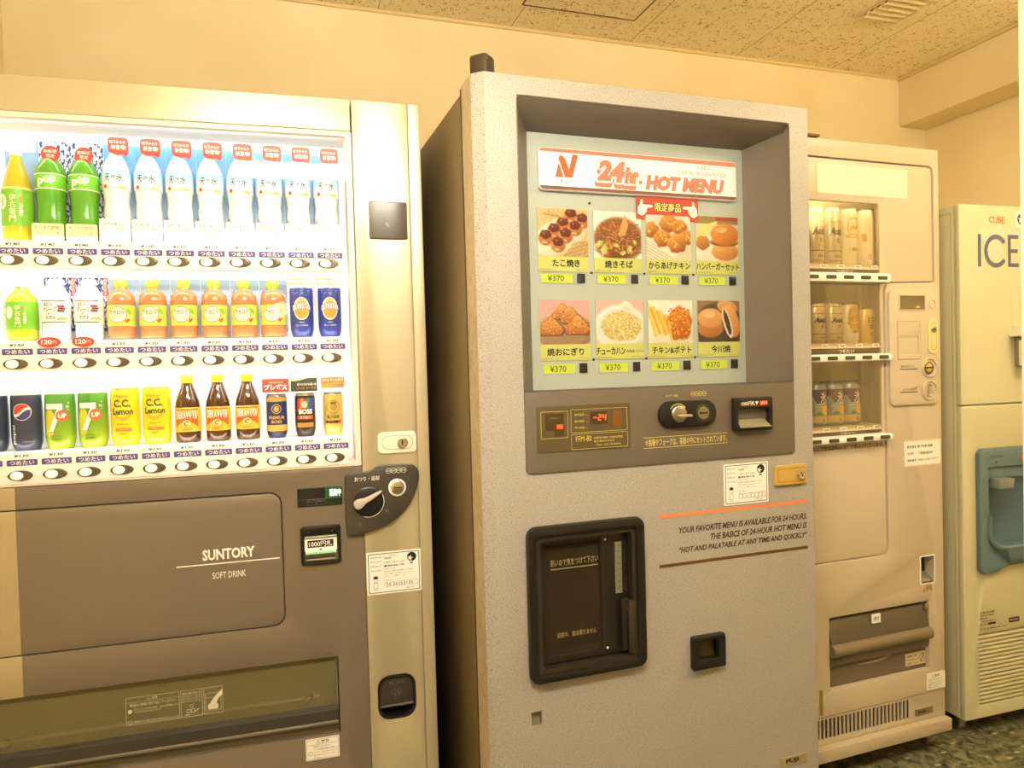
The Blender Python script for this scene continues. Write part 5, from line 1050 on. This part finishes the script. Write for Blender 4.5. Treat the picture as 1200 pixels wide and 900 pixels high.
for x, y in ((-.022, .05), (-.60, .05), (-.022, .56), (-.60, .56)): MB().lathe([(.022, 0), (.022, .008), (.010, .014), (.010, .064)], STEEL, x, y, 0, 16).build('foot', BV)
MB().plate(rect(-.486, -.474, .19, .262), -.0008, 0, mat('olive_sticker', (150, 128, 58), .5)).build('inspection_tag', BV)

# beer cans
SILV = mat('silver_can_body', (206, 198, 178), .3, .55); WHCAN = mat('white_can_body', (236, 226, 198), .35, .1)
def beer(kind, h, label, group=None):
    t = thing({'dry': 'dry_beer_can', 'kirin': 'lager_can', 'plain': 'pale_beer_can', 'gold': 'gold_lager_can', 'slim': 'slim_gold_can', 'ice': 'lemon_chuhai_can'}[kind], label, 'can', group=group)
    r = .029 if kind != 'slim' else .0255
    body = {'dry': SILV, 'kirin': WHCAN, 'plain': WHCAN, 'gold': WHCAN, 'slim': mat('gold_can', (226, 196, 104), .3, .4), 'ice': mat('ice_blue_can', (150, 170, 188), .3, .4)}[kind]
    MB().lathe([(r*.78, 0), (r*.84, 0), (r*.9, .003), (r, .010), (r, h-.016), (r*.88, h-.004)], body).lathe([(r*.88, h-.004), (r*.9, h), (r*.86, h), (r*.84, h-.004), (0, h-.004)], STEEL).build('can_body', t)
    lb = MB(); G = mat('pale_gold_print', (170, 140, 84), .5); W_ = r+.0004
    if kind == 'dry':
        sc = h/.168
        lb.decal([ell(0, h*.68, .022, .030*sc), ell(0, h*.68, .0205, .0285*sc)], 0, G, W_)
        lb.text('Asahi', -.024, .024, h*.505, h*.635, 0, INK, .07, .25, wrap=W_+.0002).text('生', -.0045, .0095, h*.375, h*.455, 0, INK, .02, wrap=W_+.0002).text('辛口', -.010, .012, h*.305, h*.335, 0, G, .02, wrap=W_+.0002)
        for k in (.9, .73): lb.decal(rect(-.027, .027, h*k, h*k+.0022), 0, mat('grey_ink', (120, 118, 120), .6), W_)
        lb.decal(rect(-.027, .027, h*.225, h*.24), 0, INK, W_).text('%dml' % (500 if h > .15 else 350), -.008, .012, h*.115, h*.165, 0, INK, .02, wrap=W_+.0002).decal(rect(-.027, .027, h*.05, h*.07), 0, G, W_)
    elif kind in ('kirin', 'gold'):
        lb.decal([ell(0, h*.66, .021, .028), ell(0, h*.66, .0185, .025)], 0, mat('deep_gold_print', (196, 158, 70), .4, .3), W_).decal([(-.018, h*.62), (-.004, h*.70), (.006, h*.67), (.016, h*.72), (.018, h*.66), (.008, h*.60), (-.006, h*.62), (-.012, h*.58)][::-1], 0, mat('deep_gold_print', (196, 158, 70), .4, .3), W_)
        lb.decal(rect(-.026, .026, h*.47, h*.535), 0, mat('deep_gold_print', (196, 158, 70), .4, .3), W_).text('KIRIN' if kind == 'kirin' else 'LAGER', -.014, .014, h*.482, h*.522, 0, CREAMINK, .02, wrap=W_+.0002).text('一番搾り', -.019, .019, h*.24, h*.305, 0, INK, .02, wrap=W_+.0002).text('生ビール', -.009, .012, h*.12, h*.155, 0, G, wrap=W_).text('KIRIN BEER', -.018, .018, h*.79, h*.825, 0, G, .02, wrap=W_)
        if kind == 'gold': lb.decal(ell(0, h*.62, .024, .042), 0, mat('amber_gold_print', (214, 172, 66), .4, .3), W_-.0001)
    elif kind == 'plain':
        for k in range(12): lb.text('原材料名麦芽ホップ米', -.008, .004-.004*(k % 3), h*(.74-.028*k), h*(.757-.028*k), 0, G, wrap=W_)
        for k in range(6): lb.decal(rect(-.010+.0022*k, -.0092+.0022*k, h*.1, h*.2), 0, GREYINK, W_)
        lb.decal([ell(.013, h*.22, .003, .006), ell(.013, h*.22, .002, .0045)], 0, GREYINK, W_).decal(rect(-.028, -.014, h*.42, h*.56), 0, mat('deep_gold_print', (196, 158, 70), .4, .3), W_)
    elif kind == 'slim':
        lb.text('日', -.010, .010, h*.56, h*.72, 0, DKB, .03, wrap=W_).text('本', -.010, .010, h*.38, h*.55, 0, DKB, .03, wrap=W_).text('生', -.006, .006, h*.22, h*.30, 0, DKB, .03, wrap=W_).decal(rect(-.022, .022, h*.82, h*.84), 0, WHITEINK, W_)
    else:
        PUR = mat('purple_can_top', (72, 54, 104), .35, .2); YL = mat('lemon_print', (242, 200, 60), .4)
        lb.lathe([(r+.0002, h*.70), (r+.0002, h-.016)], PUR, seg=32).lathe([(r+.0002, .010), (r+.0002, h*.24)], mat('beige_can_base', (226, 206, 150), .4), seg=32).decal([(-.028, h*.70), (.028, h*.70), (.016, h*.60), (-.018, h*.52)][::-1], 0, PUR, W_)
        for i in range(5):
            for j in range(4): lb.decal([(-.025+.0065*i+.003*(j % 2), .042+.0075*j), (-.022+.0065*i+.003*(j % 2), .0385+.0075*j), (-.019+.0065*i+.003*(j % 2), .042+.0075*j), (-.022+.0065*i+.003*(j % 2), .0455+.0075*j)][::1], 0, mat('pale_ice_facet', (206, 220, 232), .3), W_)
        lb.decal(ell(.009, h*.38, .0135, .0145), 0, YL, W_+.0002).decal([ell(.011, h*.36, .008, .009), ell(.011, h*.36, .0065, .0075)], 0, WHITEINK, W_+.0004).decal(ell(-.012, h*.30, .007, .006), 0, mat('leaf_print', (120, 150, 60), .4), W_+.0002)
        lb.text('氷', -.010, .014, h*.53, h*.82, 0, WHITEINK, .03, wrap=W_+.0005).text('結', -.003, .006, h*.1, h*.19, 0, DKB, .0, wrap=W_)
    lb.build('label_print', t)
    return t
def beer_row(maker, cols, zbase, labels):
    base = None
    for c, lab in zip(cols, labels):
        p = at(BV, XB[c]+.007, .049, zbase)
        if base is None: base = maker(lab); base.location = p; base.rotation_euler = (0, 0, BV.rotation_euler.z)
        else: dup(base, p, lab)
beer_row(lambda l: beer('dry', .166, l, 'tall silver beer cans'), [1, 2], 1.4800, ['tall silver beer can in the top beer row, half behind the speckled machine', 'tall silver beer can in the top beer row beside the white gold can'])
beer_row(lambda l: beer('kirin', .166, l), [3], 1.4800, ['tall white beer can with gold dragon-like oval in the top beer row'])
beer_row(lambda l: beer('plain', .166, l), [4], 1.4800, ['tall pale beer can showing its small print at the end of the top beer row'])
beer_row(lambda l: beer('dry', .116, l, 'short silver beer cans'), [1, 2], 1.2525, ['short silver beer can in the middle beer row, half behind the speckled machine', 'short silver beer can in the middle beer row beside the gold and white can'])
beer_row(lambda l: beer('gold', .116, l), [3], 1.2525, ['short white can with large golden oval in the middle beer row'])
beer_row(lambda l: beer('slim', .102, l), [4], 1.2525, ['smaller slim golden can ending the middle beer row'])
beer_row(lambda l: beer('ice', .122, l, 'lemon chuhai cans'), [1, 2, 3], 1.013, ['purple topped lemon can in the bottom beer row, half behind the speckled machine', 'purple topped lemon can between its two twins in the bottom beer row', 'purple topped lemon can next to the empty slot in the bottom beer row'])

# ------------------------------------------------------------------ ice dispenser
ICEM = mat('cream_enamel', (212, 206, 168), .35)
IV = thing('ice_dispenser', 'tall cream ice cube dispenser with blue-grey serving bay, beside the beer machine', 'ice dispenser', (2.0353, 1.6878, 0), -.024)
icb = MB().box(0, .60, .012, .60, .055, 1.677, ICEM, .006)
icb.build('cabinet', IV)
MB().plate([rr(.02, .58, .08, 1.655, .01), rr(.0235, .5765, .0835, 1.6515, .008)], -.0006, .001, mat('pale_groove', (206, 190, 146), .5)).build('side_groove', IV, (-.0006, 0.0, 0)).matrix_local = Matrix.Translation((-.0004, .60, 0)) @ Matrix.Rotation(-math.pi/2, 4, 'Z')
MB().plate([rr(0, .60, 1.0505, 1.677, .006)], -.006, .014, ICEM, .005).build('upper_panel', IV)
HOLE = [(.135, .600), (.465, .600), (.5, .612), (.509, .633), (.509, .852), (.091, .852), (.091, .633), (.100, .612)]
GRL = rr(.06, .54, .097, .322, .002)
MB().plate([rr(0, .60, .054, 1.0475, .006), GRL, rr(.085, .515, .595, .86, .02)], -.006, .014, ICEM, .005).build('lower_panel', IV)
BLU = mat('blue_grey_plastic', (98, 122, 128), .4); BLUD = mat('deep_blue_grey_plastic', (72, 98, 116), .4)
by = MB().plate([[(.066, .519), (.115, .5185), (.18, .536), (.42, .536), (.485, .5185), (.534, .519), (.547, .533), (.547, .899), (.534, .9125), (.066, .9125), (.053, .899), (.053, .533)], HOLE], -.022, -.005, BLU, .004)
by.text('ICE DISPENSER', .094, .150, .883, .889, -.0225, DKB, .02).decal(rect(.098, .110, .8665, .868), -.0225, DKB)
by = by.build('serving_bay', IV)
bi = MB().box(.085, .515, .010, .0115, .595, .86, BLU)
bi = MB(); bi.add([(.091, -.008, .852), (.509, -.008, .852), (.509, -.008, .633), (.5, -.008, .612), (.465, -.008, .600), (.135, -.008, .600), (.100, -.008, .612), (.091, -.008, .633),
                  (.115, .011, .84), (.485, .011, .84), (.485, .011, .645), (.478, .011, .63), (.455, .011, .622), (.145, .011, .622), (.122, .011, .63), (.115, .011, .645)],
                 [(0, 8, 9, 1), (1, 9, 10, 2), (2, 10, 11, 3), (3, 11, 12, 4), (4, 12, 13, 5), (5, 13, 14, 6), (6, 14, 15, 7), (7, 15, 8, 0), (8, 15, 14, 13, 12, 11, 10, 9)], BLUD)
bi.box(.093, .507, -.012, .010, .815, .851, BLU, .003).build('bay_recess', by)
MB().plate([(.112, .786), (.172, .786), (.176, .816), (.108, .816)], -.040, .004, mat('grey_spout', (132, 140, 130), .4), .003).build('ice_spout', by)
ln_ = MB().tube([(.0905, -.022, .70), (.0905, -.023, .640), (.094, -.026, .622), (.104, -.030, .609), (.120, -.034, .6015), (.140, -.038, .599), (.300, -.040, .598), (.460, -.038, .599), (.480, -.034, .6015), (.496, -.030, .609), (.506, -.026, .622), (.5095, -.023, .640), (.5095, -.022, .70)], .0075, BLU, 12)
ch = [(.135, -.044, .598), (.465, -.044, .598), (.455, -.044, .568), (.145, -.044, .568), (.10, -.021, .606), (.50, -.021, .606), (.42, -.021, .537), (.18, -.021, .537), (.135, -.005, .598), (.465, -.005, .598)]
ln_.add(ch, [(0, 3, 2, 1), (3, 7, 6, 2), (0, 4, 7, 3), (1, 2, 6, 5), (0, 1, 9, 8), (0, 8, 4), (1, 5, 9)], BLU)
ln_.build('drip_lip', by)
MB().lathe([(.004, 0), (.004, .001), (0, .001)], mat('green_lamp', (34, 84, 44), .3, emit=.03), .121, -.022, .868, 14, 'y').build('status_lamp', by)
MB().lathe([(0, -.002), (.016, 0), (.016, .006), (.012, .010), (0, .011)], mat('orange_push_button', (236, 128, 56), .35), .2455, -.022, .876, 20, 'y').build('push_button', by)
MB().box(.065, .535, .02, .0225, .092, .327, BLACK).build('grille_backing', IV)
for k in range(17):
    z = .103+.0129*k; MB().prism([(-.005, z), (-.004, z+.0062), (.003, z+.0080), (.003, z+.0060)], .0585, .5415, ICEM).build('slat', IV)
lt = MB(); ly = -.0066
for k, (a, b_) in enumerate(((.063, .125), (.063, .12), (.063, .098), (.07, .133), (.063, .110))): lt.text('注意 氷の取扱いについて'[:6+k], a, b_, .388-.0095*k, .394-.0095*k, ly, DKB, .02)
lt.decal(rect(.098, .130, .350, .357), ly, DKB).decal(rect(.185, .230, .3455, .361), ly, DKB).text('株式会社', .19, .225, .350, .357, ly-.0003, CREAMINK).text('型式 自動製氷機 100V', .066, .176, .336, .342, ly, DKB).build('rating_print', IV)
ic = MB(); iy = -.0066
ic.text('CUBE', .1205, .1855, 1.6205, 1.6415, iy, mat('faded_red_print', (206, 120, 96), .5), .03)
NV = mat('slate_blue_lettering', (92, 98, 122), .5); DIA = mat('pale_blue_diamond', (206, 210, 186), .5)
for x, z, q_ in ((.105, 1.585, .030), (.165, 1.592, .030), (.222, 1.588, .030), (.152, 1.535, .034)): ic.decal([(x-q_, z), (x, z-q_), (x+q_, z), (x, z+q_)], iy, DIA)
ic.decal(rect(.074, .087, 1.4835, 1.5845), iy-.0003, NV)
ic.decal([(.149+.049*math.cos(a), 1.533+.052*math.sin(a)) for a in np.linspace(.62, 5.66, 28)]+[(.149+.0355*math.cos(a), 1.533+.038*math.sin(a)) for a in np.linspace(5.66, .62, 28)], iy-.0003, NV)
ic.decal([(.1985, 1.4835), (.244, 1.4835), (.244, 1.496), (.211, 1.496), (.211, 1.5285), (.240, 1.5285), (.240, 1.5405), (.211, 1.5405), (.211, 1.573), (.244, 1.573), (.244, 1.5855), (.1985, 1.5855)], iy-.0003, NV).build('front_lettering', IV)
MB().plate(rr(.2335, .30, 1.610, 1.662, .002), iy-.0008, iy+.0006, PAPER).decal([ell(.256, 1.636, .018), star(.254, 1.634, .014, .42, .2)[::-1]], iy-.0012, mat('dark_green_print', (30, 50, 36), .5)).build('service_sticker', IV)
hb = MB().box(.198, .30, -.062, -.006, 1.262, 1.272, CREAM, .003).box(.212, .30, -.05, -.006, 1.272, 1.296, CREAM, .003).box(.222, .29, -.046, -.006, 1.165, 1.262, mat('grey_bracket', (150, 138, 104), .4), .003).box(.209, .216, -.05, -.03, 1.17, 1.25, CREAM, .002).lathe([(.006, 0), (.006, .004), (0, .005)], STEEL, .2125, -.05, 1.24, 12, 'y').box(.235, .275, -.058, -.044, 1.18, 1.255, ICEM, .003).box(.248, .256, -.062, -.056, 1.19, 1.25, DARK, .001)
hb.build('coin_bracket', IV)
vg = MB().plate([rect(.257, .50, 1.318, 1.592), rect(.262, .495, 1.323, 1.587)], -.010, -.005, ICEM)
for k in range(20): vg.box(.262, .495, -.010, -.006, 1.325+.0132*k, 1.331+.0132*k, mat('grey_bracket', (150, 138, 104), .4))
vg.build('upper_vent', IV)
for x, y in ((.045, .05), (.555, .05), (.045, .55), (.555, .55)): MB().lathe([(.028, 0), (.028, .006), (.014, .012), (.014, .056)], STEEL, x, y, 0, 18).build('foot', IV)

# ------------------------------------------------------------------ odds and ends on top of the machines
t = thing('power_adapter', 'small black box with a looped cable on top of the speckled hot food machine', 'adapter', (.484, 1.60, 1.83), .78)
MB().box(-.023, .023, -.023, .023, .03, .092, mat('dark_bronze_plastic', (66, 56, 42), .3), .008).box(-.025, .025, -.025, .025, .010, .04, BLACK, .004).build('housing', t)
for k, (z, r_) in enumerate(((.004, .036), (.013, .034), (.022, .034))):
    MB().tube([(r_*math.cos(a), r_*math.sin(a), z) for a in np.linspace(0, 6.28, 25)], .0038, (CREAM, BLACK, CREAM)[k], 8).build('cable_loop', t)
MB().tube([(-.03, -.01, .004), (-.05, -.02, .006), (-.062, -.05, .004), (-.055, -.09, .0035)], .003, BLACK, 8).build('cable', t)
t = thing('anchor_bracket', 'small brown metal bracket on top of the beer machine by the wall', 'bracket', (1.52, 1.76, 1.825), .02)
br_m = mat('brown_painted_bracket', (120, 84, 40), .5, .2)
MB().box(-.10, .043, -.02, .02, .040, .047, br_m, .001).build('top_plate', t)
MB().box(-.10, .0, .013, .02, .0, .042, br_m, .001).build('upright', t)
